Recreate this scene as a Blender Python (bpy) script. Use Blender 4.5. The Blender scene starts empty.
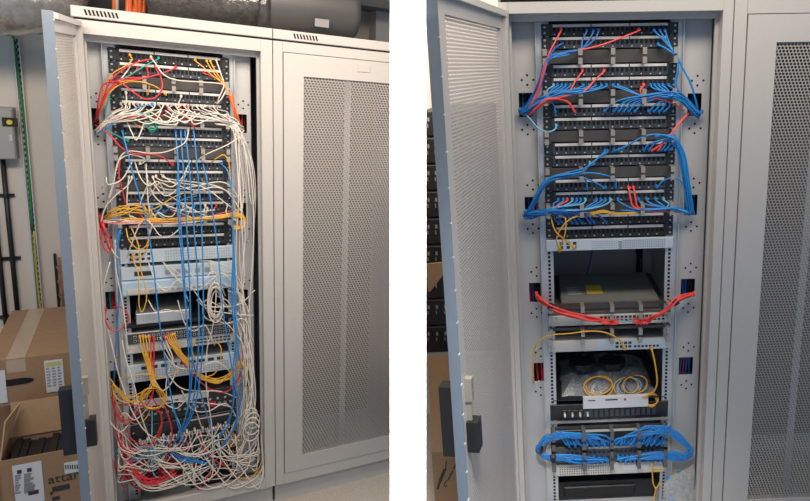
import bpy, math, random
from mathutils import Vector, Matrix
random.seed(7)
SC = bpy.context.scene
COL = SC.collection

# ------------------------------------------------------------------ camera
F, PX, PY = 632.18, 559.39, 226.39          # focal length and principal point (pixels of the 810x501 frame)


def rvec(a):
    v = Vector(a)
    return Matrix.Rotation(v.length, 3, v.normalized())


ROT_L = rvec((0.2354909, -0.56863243, 0.02695327))    # columns: cabinet's right, down, inward, seen from the camera
ROT_R = rvec((0.24897666, -0.03970849, -0.02331631))
FLOOR_R = -2.08


def ray_cam(x, y):
    return Vector(((x - PX) / F, (y - PY) / F, 1.0))


CAM2W = None


class Room:
    """Axes of one server room: X right, Y into the cabinet, Z up; origin at the rack's top-left ear, Y=0 the rack face."""

    def __init__(self, rot, a, dist):
        self.rot = rot
        n = rot.col[2]
        ra = ray_cam(*a)
        self.o = ra * (dist / ra.dot(n))
        c = -(rot.transposed() @ self.o)
        self.cam = Vector((c[0], c[2], -c[1]))

    def px(self, x, y, Y=0.0):
        r = self.rot.transposed() @ ray_cam(x, y)
        r = Vector((r[0], r[2], -r[1]))
        t = (Y - self.cam.y) / r.y
        return self.cam + r * t

    def pxz(self, x, y, Z):                       # on a horizontal plane
        r = self.rot.transposed() @ ray_cam(x, y)
        r = Vector((r[0], r[2], -r[1]))
        return self.cam + r * ((Z - self.cam.z) / r.z)

    def pxx(self, x, y, X):                       # on a plane X = const
        r = self.rot.transposed() @ ray_cam(x, y)
        r = Vector((r[0], r[2], -r[1]))
        return self.cam + r * ((X - self.cam.x) / r.x)

    def matrix(self):                             # room -> camera (x right, y down, z forward)
        m = Matrix.Identity(4)
        for i in range(3):
            m[i][0], m[i][1], m[i][2], m[i][3] = self.rot[i][0], self.rot[i][2], -self.rot[i][1], self.o[i]
        return m


SCL = 0.94
L = Room(ROT_L, (107.5, 50), 3.5487 * SCL)
R = Room(ROT_R, (541, 26), 2.3050)
R = Room(ROT_R, (541, 26), 2.3050 * 0.4826 / (R.px(678, 26) - R.px(541, 26)).length)
R.M = Matrix.Translation((0, 0, -FLOOR_R))
CAM2W = R.M @ R.matrix().inverted()
L.M = CAM2W @ L.matrix()
WL, WR = 0.4826 * SCL, 0.4826

cam_d = bpy.data.cameras.new('camera')
cam = bpy.data.objects.new('camera', cam_d)
COL.objects.link(cam)
cam_d.sensor_width = 36.0
cam_d.lens = 36.0 * F / 810.0
cam_d.shift_x = -(PX - 405.0) / 810.0
cam_d.shift_y = -(250.5 - PY) / 810.0
cam_d.clip_start = 0.02
cam.matrix_world = CAM2W @ Matrix.Diagonal((1, -1, -1, 1))
SC.camera = cam

# ------------------------------------------------------------------ light
SC.view_settings.view_transform = 'Standard'
SC.view_settings.look = 'None'
SC.view_settings.gamma = 1.0
SC.view_settings.exposure = 0.0
SC.view_settings.use_curve_mapping = False
wd = bpy.data.worlds.new('world')
SC.world = wd
wd.use_nodes = True
wd.node_tree.nodes['Background'].inputs[0].default_value = (0.50, 0.70, 1.0, 1)
wd.node_tree.nodes['Background'].inputs[1].default_value = 0.39


def area(name, room, loc, aim, sx, sy, power, colr):
    d = bpy.data.lights.new(name, 'AREA')
    d.shape = 'RECTANGLE'
    d.size, d.size_y, d.energy, d.color = sx, sy, power, colr
    o = bpy.data.objects.new(name, d)
    COL.objects.link(o)
    p, q = room.M @ Vector(loc), room.M @ Vector(aim)
    o.matrix_world = Matrix.Translation(p) @ (q - p).to_track_quat('-Z', 'Y').to_matrix().to_4x4()
    return o


area('ceiling_or_fill_lamp', L, (0.05, -1.15, 0.74), (0.25, -0.45, -1.2), 2.6, 0.35, 70, (1.0, 0.84, 0.68))
area('ceiling_or_fill_lamp', R, (0.45, -0.90, 0.74), (0.40, -0.4, -1.2), 1.4, 0.35, 25, (1.0, 0.84, 0.66))
divider_fill = area('ceiling_or_fill_lamp', R, (-0.28, -1.85, 0.62), (-0.32, -1.42, -0.45), 0.8, 0.3, 20, (1.0, 0.97, 0.94))  # added lamp that brightens the divider, not a known fitting
divider_fill.data.spread = math.radians(50)

# ------------------------------------------------------------------ materials
MATS = {}


def mat(name, col, rough=0.5, metal=0.0, var=0.0, scale=30.0, bump=0.0, coat=0.0, trans=0.0, alpha=1.0, spec=0.5):
    if name in MATS:
        return MATS[name]
    m = bpy.data.materials.new(name)
    m.use_nodes = True
    nt = m.node_tree
    b = nt.nodes['Principled BSDF']
    b.inputs['Base Color'].default_value = (*col, 1)
    b.inputs['Roughness'].default_value = rough
    b.inputs['Metallic'].default_value = metal
    b.inputs['Coat Weight'].default_value = coat
    b.inputs['Transmission Weight'].default_value = trans
    b.inputs['Alpha'].default_value = alpha
    b.inputs['Specular IOR Level'].default_value = spec
    tc = nt.nodes.new('ShaderNodeTexCoord')
    no = nt.nodes.new('ShaderNodeTexNoise')
    no.inputs['Scale'].default_value = scale
    no.inputs['Detail'].default_value = 4
    nt.links.new(tc.outputs['Object'], no.inputs['Vector'])
    if var > 0:
        mx = nt.nodes.new('ShaderNodeMixRGB')
        mx.inputs[1].default_value = (*[c * (1 - var) for c in col], 1)
        mx.inputs[2].default_value = (*[min(1, c * (1 + var)) for c in col], 1)
        nt.links.new(no.outputs['Fac'], mx.inputs[0])
        nt.links.new(mx.outputs[0], b.inputs['Base Color'])
    if bump > 0:
        bp = nt.nodes.new('ShaderNodeBump')
        bp.inputs['Strength'].default_value = bump
        bp.inputs['Distance'].default_value = 0.004
        nt.links.new(no.outputs['Fac'], bp.inputs['Height'])
        nt.links.new(bp.outputs['Normal'], b.inputs['Normal'])
    MATS[name] = m
    return m


def perforated(name, col, px_, pz_, r, slant=0.0, rough=0.45):
    """sheet metal with staggered punched holes (object coordinates, X across, Z up)"""
    m = bpy.data.materials.new(name)
    m.use_nodes = True
    nt = m.node_tree
    N, K = nt.nodes.new, nt.links.new
    b = nt.nodes['Principled BSDF']
    b.inputs['Base Color'].default_value = (*col, 1)
    b.inputs['Roughness'].default_value = rough
    uv = N('ShaderNodeUVMap')
    sp = N('ShaderNodeSeparateXYZ')
    K(uv.outputs[0], sp.inputs[0])

    def mth(op, a, b_=None, c=None):
        n = N('ShaderNodeMath')
        n.operation = op
        for i, v in enumerate((a, b_, c)):
            if v is None:
                continue
            if hasattr(v, 'links'):
                K(v, n.inputs[i])
            else:
                n.inputs[i].default_value = v
        return n.outputs[0]
    v = mth('DIVIDE', sp.outputs[1], pz_)
    row = mth('FLOOR', v)
    u = mth('ADD', mth('DIVIDE', sp.outputs[0], px_), mth('MULTIPLY', row, 0.5 + slant))
    du = mth('MULTIPLY', mth('SUBTRACT', mth('FRACT', u), 0.5), px_)
    dv = mth('MULTIPLY', mth('SUBTRACT', mth('FRACT', v), 0.5), pz_)
    d = mth('SQRT', mth('ADD', mth('MULTIPLY', du, du), mth('MULTIPLY', mth('MULTIPLY', dv, dv), (px_ / pz_) ** 2 * 0.8)))
    hole = mth('LESS_THAN', d, r)
    tr = N('ShaderNodeBsdfTransparent')
    mx = N('ShaderNodeMixShader')
    K(hole, mx.inputs[0])
    K(b.outputs[0], mx.inputs[1])
    K(tr.outputs[0], mx.inputs[2])
    K(mx.outputs[0], nt.nodes['Material Output'].inputs[0])
    return m


paint = mat('cabinet_paint', (0.46, 0.45, 0.435), 0.42, var=0.03, scale=60, bump=0.03)
paint_in = mat('panel_zinc', (0.47, 0.475, 0.485), 0.5, var=0.05, scale=14)
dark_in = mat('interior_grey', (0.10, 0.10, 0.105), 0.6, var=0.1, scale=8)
railm = mat('rail_zinc', (0.50, 0.53, 0.56), 0.35, 0.35, var=0.08, scale=30)
black = mat('black_plastic', (0.012, 0.012, 0.013), 0.5, var=0.1)
blackpaint = mat('black_paint', (0.018, 0.019, 0.021), 0.38, var=0.1)
slate = mat('panel_slate', (0.045, 0.055, 0.07), 0.4, var=0.1)
strip_w = mat('label_strip', (0.62, 0.62, 0.62), 0.4, var=0.05)
ringm = mat('ring_nickel', (0.42, 0.38, 0.33), 0.32, 0.45, var=0.15, scale=50)
steel = mat('chassis_steel', (0.36, 0.37, 0.39), 0.4, 0.3, var=0.12, scale=25)
white_dev = mat('device_cream', (0.55, 0.55, 0.52), 0.4, var=0.03)
blue_dev = mat('device_pale_blue', (0.50, 0.60, 0.68), 0.4, var=0.05)
holem = mat('hole_black', (0.006, 0.006, 0.007), 0.9)
card = mat('cardboard', (0.30, 0.185, 0.105), 0.85, var=0.12, scale=40, bump=0.05)
card_in = mat('cardboard_inside', (0.40, 0.26, 0.145), 0.85, var=0.10, scale=40, bump=0.05)
paper = mat('paper', (0.60, 0.62, 0.65), 0.7, var=0.03)
ink = mat('ink', (0.03, 0.03, 0.035), 0.7)
wallm = mat('wall_paint', (0.64, 0.60, 0.54), 0.8, var=0.03, scale=20)
white_wall = mat('divider_paint', (0.95, 0.95, 0.95), 0.9)
foil = mat('duct_foil', (0.60, 0.58, 0.55), 0.2, 0.9, var=0.5, scale=34, bump=1.0)
ductdark = mat('duct_dark', (0.13, 0.125, 0.12), 0.25, 0.7, var=0.6, scale=40, bump=1.0)
ductgrey = mat('duct_grey', (0.10, 0.10, 0.10), 0.5, 0.2, var=0.2, scale=12)
copper = mat('copper', (0.55, 0.27, 0.18), 0.35, 0.7, var=0.2, scale=20)
zinc = mat('zinc', (0.60, 0.62, 0.62), 0.4, 0.3, var=0.2, scale=40)
CABLE = {
    'blue': mat('cable_blue', (0.016, 0.23, 0.60), 0.38, var=0.15, scale=20),
    'navy': mat('cable_navy', (0.018, 0.14, 0.48), 0.38, var=0.15, scale=20),
    'sky': mat('cable_sky', (0.14, 0.45, 0.70), 0.38, var=0.1, scale=20),
    'red': mat('cable_red', (0.62, 0.03, 0.045), 0.38, var=0.12, scale=20),
    'coral': mat('cable_coral', (0.90, 0.085, 0.075), 0.38, var=0.1, scale=20),
    'yellow': mat('cable_yellow', (0.70, 0.38, 0.035), 0.38, var=0.12, scale=20),
    'white': mat('cable_white', (0.66, 0.62, 0.56), 0.42, var=0.08, scale=20),
    'grey': mat('cable_grey', (0.42, 0.41, 0.39), 0.42, var=0.1, scale=20),
    'teal': mat('cable_teal', (0.01, 0.33, 0.27), 0.38, var=0.1, scale=20),
    'orange': mat('cable_orange', (0.75, 0.14, 0.03), 0.38, var=0.1, scale=20),
    'purple': mat('cable_purple', (0.16, 0.10, 0.35), 0.4, var=0.1, scale=20),
    'black': mat('cable_black', (0.015, 0.015, 0.016), 0.45, var=0.1, scale=20),
    'green': mat('cable_green', (0.03, 0.22, 0.06), 0.45, var=0.1, scale=20),
}

# ------------------------------------------------------------------ mesh helpers


class MB:
    def __init__(self):
        self.v, self.f, self.uv = [], [], None

    def add(self, vs, fs):
        n = len(self.v)
        self.v += [Vector(p) for p in vs]
        self.f += [tuple(i + n for i in f) for f in fs]
        return self

    def box(self, x0, x1, y0, y1, z0, z1, c=0.0):
        if c <= 0:
            vs = [(x, y, z) for z in (z0, z1) for y in (y0, y1) for x in (x0, x1)]
            return self.add(vs, [(0, 2, 3, 1), (4, 5, 7, 6), (0, 1, 5, 4), (2, 6, 7, 3), (0, 4, 6, 2), (1, 3, 7, 5)])
        # chamfered front rim (face towards -Y)
        vs = [(x0, y0 + c, z0), (x1, y0 + c, z0), (x1, y0 + c, z1), (x0, y0 + c, z1),
              (x0 + c, y0, z0 + c), (x1 - c, y0, z0 + c), (x1 - c, y0, z1 - c), (x0 + c, y0, z1 - c),
              (x0, y1, z0), (x1, y1, z0), (x1, y1, z1), (x0, y1, z1)]
        return self.add(vs, [(4, 5, 6, 7), (0, 1, 5, 4), (1, 2, 6, 5), (2, 3, 7, 6), (3, 0, 4, 7),
                             (8, 11, 10, 9), (0, 8, 9, 1), (1, 9, 10, 2), (2, 10, 11, 3), (3, 11, 8, 0)])

    def prism(self, poly, axis_vec):
        n = len(poly)
        a = [Vector(p) for p in poly]
        b = [p + Vector(axis_vec) for p in a]
        fs = [tuple(range(n - 1, -1, -1)), tuple(range(n, 2 * n))]
        fs += [(i, (i + 1) % n, n + (i + 1) % n, n + i) for i in range(n)]
        return self.add(a + b, fs)

    def slab(self, a, b, c, d, t):
        """quad a b c d given thickness t along its normal"""
        a, b, c, d = map(Vector, (a, b, c, d))
        nrm = (b - a).cross(d - a).normalized() * t
        return self.prism([a, b, c, d], nrm)

    def tube(self, pts, r, n=6, cap=True, r_list=None):
        pts = [Vector(p) for p in pts]
        m = len(pts)
        up = Vector((0.31, 0.22, 0.92))
        vs = []
        for i, p in enumerate(pts):
            t = (pts[min(i + 1, m - 1)] - pts[max(i - 1, 0)])
            if t.length < 1e-9:
                t = Vector((0, 0, 1))
            t.normalize()
            s = up - t * up.dot(t)
            if s.length < 1e-3:
                s = Vector((1, 0, 0)) - t * t.x
            s.normalize()
            up = s
            q = t.cross(s)
            rr = r_list[i] if r_list else r
            for k in range(n):
                a = 2 * math.pi * k / n
                vs.append(p + s * (rr * math.cos(a)) + q * (rr * math.sin(a)))
        fs = []
        for i in range(m - 1):
            for k in range(n):
                fs.append((i * n + k, i * n + (k + 1) % n, (i + 1) * n + (k + 1) % n, (i + 1) * n + k))
        if cap:
            fs.append(tuple(range(n - 1, -1, -1)))
            fs.append(tuple(range((m - 1) * n, m * n)))
        return self.add(vs, fs)

    def disc(self, c, r, nrm, n=10, t=0.001):
        nrm = Vector(nrm).normalized()
        s = nrm.orthogonal().normalized()
        q = nrm.cross(s)
        poly = [Vector(c) + s * (r * math.cos(2 * math.pi * k / n)) + q * (r * math.sin(2 * math.pi * k / n)) for k in range(n)]
        return self.prism(poly, nrm * t)


def spline(pts, seg=5):
    pts = [Vector(p) for p in pts]
    if len(pts) < 3:
        return pts
    P = [pts[0] * 2 - pts[1]] + pts + [pts[-1] * 2 - pts[-2]]
    out = []
    for i in range(1, len(P) - 2):
        p0, p1, p2, p3 = P[i - 1:i + 3]
        for k in range(seg):
            t = k / seg
            out.append(0.5 * ((2 * p1) + (p2 - p0) * t + (2 * p0 - 5 * p1 + 4 * p2 - p3) * t * t + (3 * p1 - p0 - 3 * p2 + p3) * t ** 3))
    out.append(pts[-1])
    return out


ORG = {}


def place(o, room, org):
    o.matrix_world = room.M @ Matrix.Translation(org)
    ORG[o.name] = Vector(org)


def mesh_obj(name, mb, m, org, smooth=False):
    me = bpy.data.meshes.new(name)
    me.from_pydata([p - org for p in mb.v], [], mb.f)
    me.materials.append(m)
    if smooth:
        me.polygons.foreach_set('use_smooth', [True] * len(me.polygons))
    o = bpy.data.objects.new(name, me)
    COL.objects.link(o)
    return o


def tag(o, label, cat, group=None):
    o['label'] = label
    o['category'] = cat
    if group:
        o['group'] = group
    return o


def thing(room, name, label, cat, org, group=None):
    o = bpy.data.objects.new(name, None)
    COL.objects.link(o)
    o.empty_display_size = 0.05
    place(o, room, Vector(org))
    return tag(o, label, cat, group)


def part(parent, name, mb, m, smooth=False, label=None, stuff=False):
    org = ORG[parent.name]
    o = mesh_obj(name, mb, m, org, smooth)
    o.parent = parent
    ORG[o.name] = org
    if label:
        o['label'] = label
    if stuff:
        o['kind'] = 'stuff'
    return o


def solo(room, name, mb, m, label, cat, group=None, smooth=False, org=None):
    if org is None:
        xs, ys, zs = zip(*[tuple(p) for p in mb.v])
        org = Vector(((min(xs) + max(xs)) / 2, (min(ys) + max(ys)) / 2, min(zs)))
    o = mesh_obj(name, mb, m, org, smooth)
    place(o, room, org)
    return tag(o, label, cat, group)


def struct(room, name, mb, m, label=None):
    o = mesh_obj(name, mb, m, Vector((0, 0, 0)))
    place(o, room, (0, 0, 0))
    o['kind'] = 'structure'
    if label:
        o['label'] = label
    return o


def text_part(parent, name, s, org, xdir, zdir, size, m):
    """flat printed lettering turned into a mesh; xdir along the line, zdir up"""
    cu = bpy.data.curves.new(name, 'FONT')
    cu.body = s
    cu.size = size
    cu.extrude = 0.0003
    t = bpy.data.objects.new(name, cu)
    COL.objects.link(t)
    dg = bpy.context.evaluated_depsgraph_get()
    me = bpy.data.meshes.new_from_object(t.evaluated_get(dg))
    bpy.data.objects.remove(t)
    X, Z = Vector(xdir).normalized(), Vector(zdir).normalized()
    Nn = X.cross(Z)
    base = Vector(org) - ORG[parent.name]
    for v in me.vertices:
        v.co = base + X * v.co.x + Z * v.co.y + Nn * v.co.z
    me.materials.clear()
    me.materials.append(m)
    o = bpy.data.objects.new(name, me)
    COL.objects.link(o)
    o.parent = parent
    ORG[o.name] = ORG[parent.name]
    return o


# ------------------------------------------------------------------ the white divider between the two rooms
def cam_pt(x, y, z):
    r = ray_cam(x, y)
    return Vector((r.x * z, r.y * z, z))


m = MB()
z0 = 1.0
a, b = cam_pt(390, -60, z0), cam_pt(426, -60, z0)
c, d = cam_pt(426, 760, z0), cam_pt(390, 760, z0)
dirv = Vector(((408 - PX) / F, 0.0, 1.0)) * 3.6
m.prism([a, b, c, d], dirv)
o = mesh_obj('wall_divider', m, white_wall, Vector((0, 0, 0)))
o.matrix_world = CAM2W
o['kind'] = 'structure'

# ------------------------------------------------------------------ cabinets


def plate_with_cutouts(mb, x0, x1, y0, y1, z0, z1, cuts):
    """plate in the XZ plane; cuts = list of (cx0,cx1,cz0,cz1) inside, sorted from top to bottom"""
    zt = z1
    for (a, b, c, d) in sorted(cuts, key=lambda q: -q[3]):
        mb.box(x0, x1, y0, y1, d, zt)
        mb.box(x0, a, y0, y1, c, d)
        mb.box(b, x1, y0, y1, c, d)
        zt = c
    mb.box(x0, x1, y0, y1, z0, zt)


def door_part(cab, room, hx, hy, w, ang, z0, z1, m_frame, m_perf, t=0.032, fr=(0.075, 0.075, 0.09, 0.09), handle=False, flip=1):
    """hinge edge at (hx, hy); w along X when closed; ang opens towards the viewer"""
    ca, sa = math.cos(ang), math.sin(ang)

    def T(u, v, z):        # u from the hinge, v outward (towards the viewer when closed)
        return Vector((hx + u * ca * flip - v * sa * flip, hy - u * sa - v * ca, z))
    lf, rf, bf, tf = fr

    def bx(mb, u0, u1, v0, v1, za, zb):
        vs = [T(u, v, z) for z in (za, zb) for v in (v0, v1) for u in (u0, u1)]
        mb.add(vs, [(0, 2, 3, 1), (4, 5, 7, 6), (0, 1, 5, 4), (2, 6, 7, 3), (0, 4, 6, 2), (1, 3, 7, 5)])
    f = MB()
    bx(f, 0, lf, 0.004, t, z0, z1)
    bx(f, w - rf, w, 0.004, t, z0, z1)
    bx(f, lf, w - rf, 0.004, t, z0, z0 + bf)
    bx(f, lf, w - rf, 0.004, t, z1 - tf, z1)
    dr = part(cab, 'door', f, m_frame)
    ps = MB()
    us = [(lf, z0 + bf), (w - rf, z0 + bf), (w - rf, z1 - tf), (lf, z1 - tf)]
    ps.add([T(u, t - 0.007, z) for (u, z) in us], [(0, 1, 2, 3)])
    sh = part(dr, 'perforated_sheet', ps, m_perf)
    uvl = sh.data.uv_layers.new(name='UVMap')
    for li, (u, z) in zip(sh.data.polygons[0].loop_indices, us):
        uvl.data[li].uv = (u, z - z0)
    return dr, T, bx


# ---- geometry of the left cabinet (room L)
YF = -0.10                                   # front face of the frame, ahead of the rack face
lx = dict(inL=L.px(97, 240, YF).x, inR=L.px(262.5, 225, YF).x, seam=L.px(274, 240, YF).x, dr=L.px(284, 240, YF).x,
          perf=L.px(303, 250, YF).x, end=L.px(393, 250, YF).x + 0.075)
lz = dict(top=L.px(200, 20, YF).z, gap=L.px(200, 30.5, YF).z, lint=L.px(200, 45, YF).z, lip=L.px(200, 52, -0.05).z,
          obot=L.px(230, 486, YF).z, bot=L.px(250, 492, YF).z, dtop=L.px(290, 53, YF).z, dbot=L.px(284, 473, YF).z,
          ptop=L.px(310, 77, YF).z, pbot=L.px(300, 455, YF).z)
lz['floor'] = L.px(388, 473, YF + 0.03).z
DEPTH = 0.64
rx = dict(inL=R.px(517, 250, YF).x, inR=R.px(707, 250, YF).x, lip=R.px(713, 250, YF).x, seam=R.px(723, 250, YF).x,
          dr=R.px(736, 250, YF).x, perf=R.px(763, 250, YF).x)
rx['end'] = rx['seam'] + 0.80
rz = dict(top=R.px(610, -18, YF).z, lint=R.px(610, 12, YF).z, lip=R.px(610, 20, -0.05).z, dtop=R.px(780, 14, YF).z,
          ptop=R.px(790, 42, YF).z, pbot=R.px(770, 499, YF).z)
rz['floor'] = FLOOR_R
rz['bot'] = FLOOR_R + 0.09
rz['obot'] = FLOOR_R + 0.13
rz['dbot'] = FLOOR_R + 0.105
print('L', lx, lz)
print('R', rx, rz)

PERF_L = perforated('perforated_left', (0.36, 0.345, 0.33), 0.0145, 0.0120, 0.0047, -0.15)
PERF_R = perforated('perforated_right', (0.34, 0.325, 0.305), 0.0125, 0.0108, 0.0045, -0.17)
PERF_OPEN = perforated('perforated_open', (0.50, 0.475, 0.45), 0.011, 0.0095, 0.0022, 0.0)


def cabinet(room, name, label, X0, Xin0, Xin1, X1, Z, W, cutL, cutR, side_x):
    cab = thing(room, name, label, 'server cabinet', ((X0 + X1) / 2, DEPTH / 2, Z['floor']))
    Yb = YF + DEPTH
    top, bot, fl = Z['top'], Z['bot'], Z['floor']
    gap = Z.get('gap', top - 0.05)
    f = MB()
    f.box(X0, Xin0, YF, YF + 0.05, bot, gap - 0.008, 0.002)
    part(cab, 'frame_post', f, paint)
    f = MB()
    f.box(Xin1, X1, YF, YF + 0.05, bot, gap - 0.008, 0.002)
    part(cab, 'frame_post', f, paint)
    f = MB()
    f.box(Xin0, Xin1, YF, YF + 0.05, Z['lint'], gap - 0.008)
    part(cab, 'lintel', f, paint)
    f = MB()
    f.box(X0, X1, YF - 0.004, YF + 0.06, gap, top, 0.003)
    cap = part(cab, 'top_fascia', f, paint)
    f = MB()
    f.box(X0, X1, YF + 0.06, Yb, top - 0.03, top - 0.012)
    part(cab, 'roof', f, paint)
    f = MB()
    f.box(X0 + 0.01, X1 - 0.01, YF + 0.012, YF + 0.05, gap - 0.008, gap)
    part(cab, 'shadow_gap', f, black)
    f = MB()      # rebate round the opening
    f.box(Xin0, Xin1, -0.05, -0.035, Z['lip'], Z['lint'] + 0.02)
    f.box(Xin1 - 0.012, Xin1 + 0.01, -0.05, -0.035, Z['obot'], Z['lip'])
    f.box(Xin0 - 0.01, Xin0 + 0.006, -0.05, -0.035, Z['obot'], Z['lip'])
    part(cab, 'door_rebate', f, paint)
    f = MB()
    f.box(Xin0, Xin1, YF, YF + 0.05, bot, Z['obot'], 0.002)
    part(cab, 'bottom_rail', f, paint)
    f = MB()
    f.box(X0 + 0.01, X1 - 0.01, YF + 0.03, YF + 0.06, fl, bot - 0.004)
    part(cab, 'plinth', f, paint)
    f = MB()
    f.box(X0, X0 + 0.015, YF + 0.05, Yb, bot, top - 0.03)
    part(cab, 'side_panel', f, paint)
    f = MB()
    f.box(X1 - 0.015, X1, YF + 0.05, Yb, bot, top - 0.03)
    part(cab, 'side_panel', f, paint)
    f = MB()
    f.box(X0 + 0.015, X1 - 0.015, Yb - 0.015, Yb, bot, top - 0.03)
    part(cab, 'back_panel', f, paint_in)
    f = MB()
    f.box(X0 + 0.015, X1 - 0.015, YF + 0.05, Yb - 0.015, bot + 0.002, bot + 0.02)
    part(cab, 'floor_plate', f, paint_in)
    # mounting plates with cable cutouts and rails
    pt = Z['lip'] + 0.03
    for sgn, cuts in ((0, cutL), (1, cutR)):
        f = MB()
        xa, xb = ((side_x[0], -0.022) if sgn == 0 else (W + 0.022, side_x[1]))
        plate_with_cutouts(f, xa, xb, 0.012, 0.016, Z['obot'] - 0.02, pt, cuts)
        # folded rim on the outer side
        xo = xa if sgn == 0 else xb
        f.box(xo - 0.002, xo + 0.002, 0.016, 0.09, Z['obot'] - 0.02, pt)
        pl = part(cab, 'cable_plate', f, paint_in)
        hm = MB()
        for (a, b, c, d) in cuts:
            cx = (a + b) / 2
            for (dx, dz) in ((-0.012, 0.045), (0.03, 0.045), (0.008, 0.062), (0.008, 0.028)):
                hm.disc((cx + dx, 0.0118, d + dz), 0.0042, (0, -1, 0), 8, 0.0006)
                hm.disc((cx + dx - 0.004, 0.0118, c - dz), 0.0042, (0, -1, 0), 8, 0.0006)
        part(pl, 'screw_holes', hm, holem, stuff=True)
        f = MB()
        xa, xb = ((-0.022, 0.026) if sgn == 0 else (W - 0.026, W + 0.022))
        f.box(xa, xb, 0.001, 0.004, Z['obot'] - 0.02, pt)
        xo = xa if sgn == 0 else xb
        f.box(min(xo, xo + (0.004 if sgn == 0 else -0.004)), max(xo, xo + (0.004 if sgn == 0 else -0.004)), -0.012, 0.001, Z['obot'] - 0.02, pt)
        rl = part(cab, 'mounting_rail', f, railm)
        hm = MB()
        z = pt - 0.05
        xc = 0.010 if sgn == 0 else W - 0.010
        while z > Z['obot']:
            hm.box(xc - 0.0048, xc + 0.0048, 0.0003, 0.002, z - 0.0048, z + 0.0048)
            z -= 0.0158
        part(rl, 'rail_holes', hm, holem, stuff=True)
        f = MB()
        xa, xb = ((-0.01, 0.03) if sgn == 0 else (W - 0.03, W + 0.01))
        f.box(xa, xb, 0.47, 0.476, Z['obot'] - 0.02, pt)
        part(cab, 'rear_rail', f, railm)
    return cab, cap


def cuts_of(room, lst):
    out = []
    for (x0, y0, x1, y1) in lst:
        a, b = room.px(x0, y0, 0.012), room.px(x1, y1, 0.012)
        out.append((a.x, b.x, b.z, a.z))
    return out


cutsRL = cuts_of(R, [(518.5, 93, 533, 117), (524.5, 197, 538, 217), (529, 283, 541, 302), (533, 363, 545.5, 381)])
cutsRR = cuts_of(R, [(687.7, 93.5, 701, 116), (684.5, 195, 697, 215), (681, 279, 694.5, 297), (679, 357.5, 692.5, 374.5)])
cutsLL = cuts_of(L, [(91, 108, 100, 130), (97, 208, 108, 228), (105, 292, 116, 309), (110, 371, 120, 388)])
cutsLR = cuts_of(L, [(236, 114, 247, 133), (238, 203, 248, 220), (238, 290, 248, 306), (240, 372, 249, 386)])

cabR, capR = cabinet(R, 'server_cabinet', 'open grey server cabinet with tidy blue cabling, right photo half',
                     rx['inL'] - 0.035, rx['inL'], rx['lip'], rx['seam'] - 0.0015, rz, WR, cutsRL, cutsRR,
                     (rx['inL'] - 0.012, R.px(709.3, 100, 0.012).x))
cabL, capL = cabinet(L, 'server_cabinet', 'open grey server cabinet stuffed with tangled cables, left photo half',
                     lx['inL'] - 0.035, lx['inL'], lx['inR'], lx['seam'] - 0.0015, lz, WL, cutsLL, cutsLR,
                     (lx['inL'] - 0.012, L.px(252, 225, 0.012).x))

# vent louvres in the left fascia
for (xa, xb, y, n) in ((84, 119, 17, 9), (293, 318, 35.5, 8)):
    p0, p1 = L.px(xa, y, YF), L.px(xb, y + (xb - xa) * 0.1, YF)
    for k in range(n):
        v = MB()
        xx = p0.x + (p1.x - p0.x) * k / n
        zc = (lz['top'] + lz['gap']) / 2
        hh = 0.011
        v.prism([(xx, YF - 0.0048, zc + hh), (xx + 0.007, YF - 0.0048, zc + hh), (xx + 0.013, YF - 0.0048, zc - hh), (xx + 0.006, YF - 0.0048, zc - hh)], (0, 0.001, 0))
        if xa < 100:
            part(capL, 'vent_slot', v, holem)
        else:
            VENT2 = globals().setdefault('VENT2', []) + [v]


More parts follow.
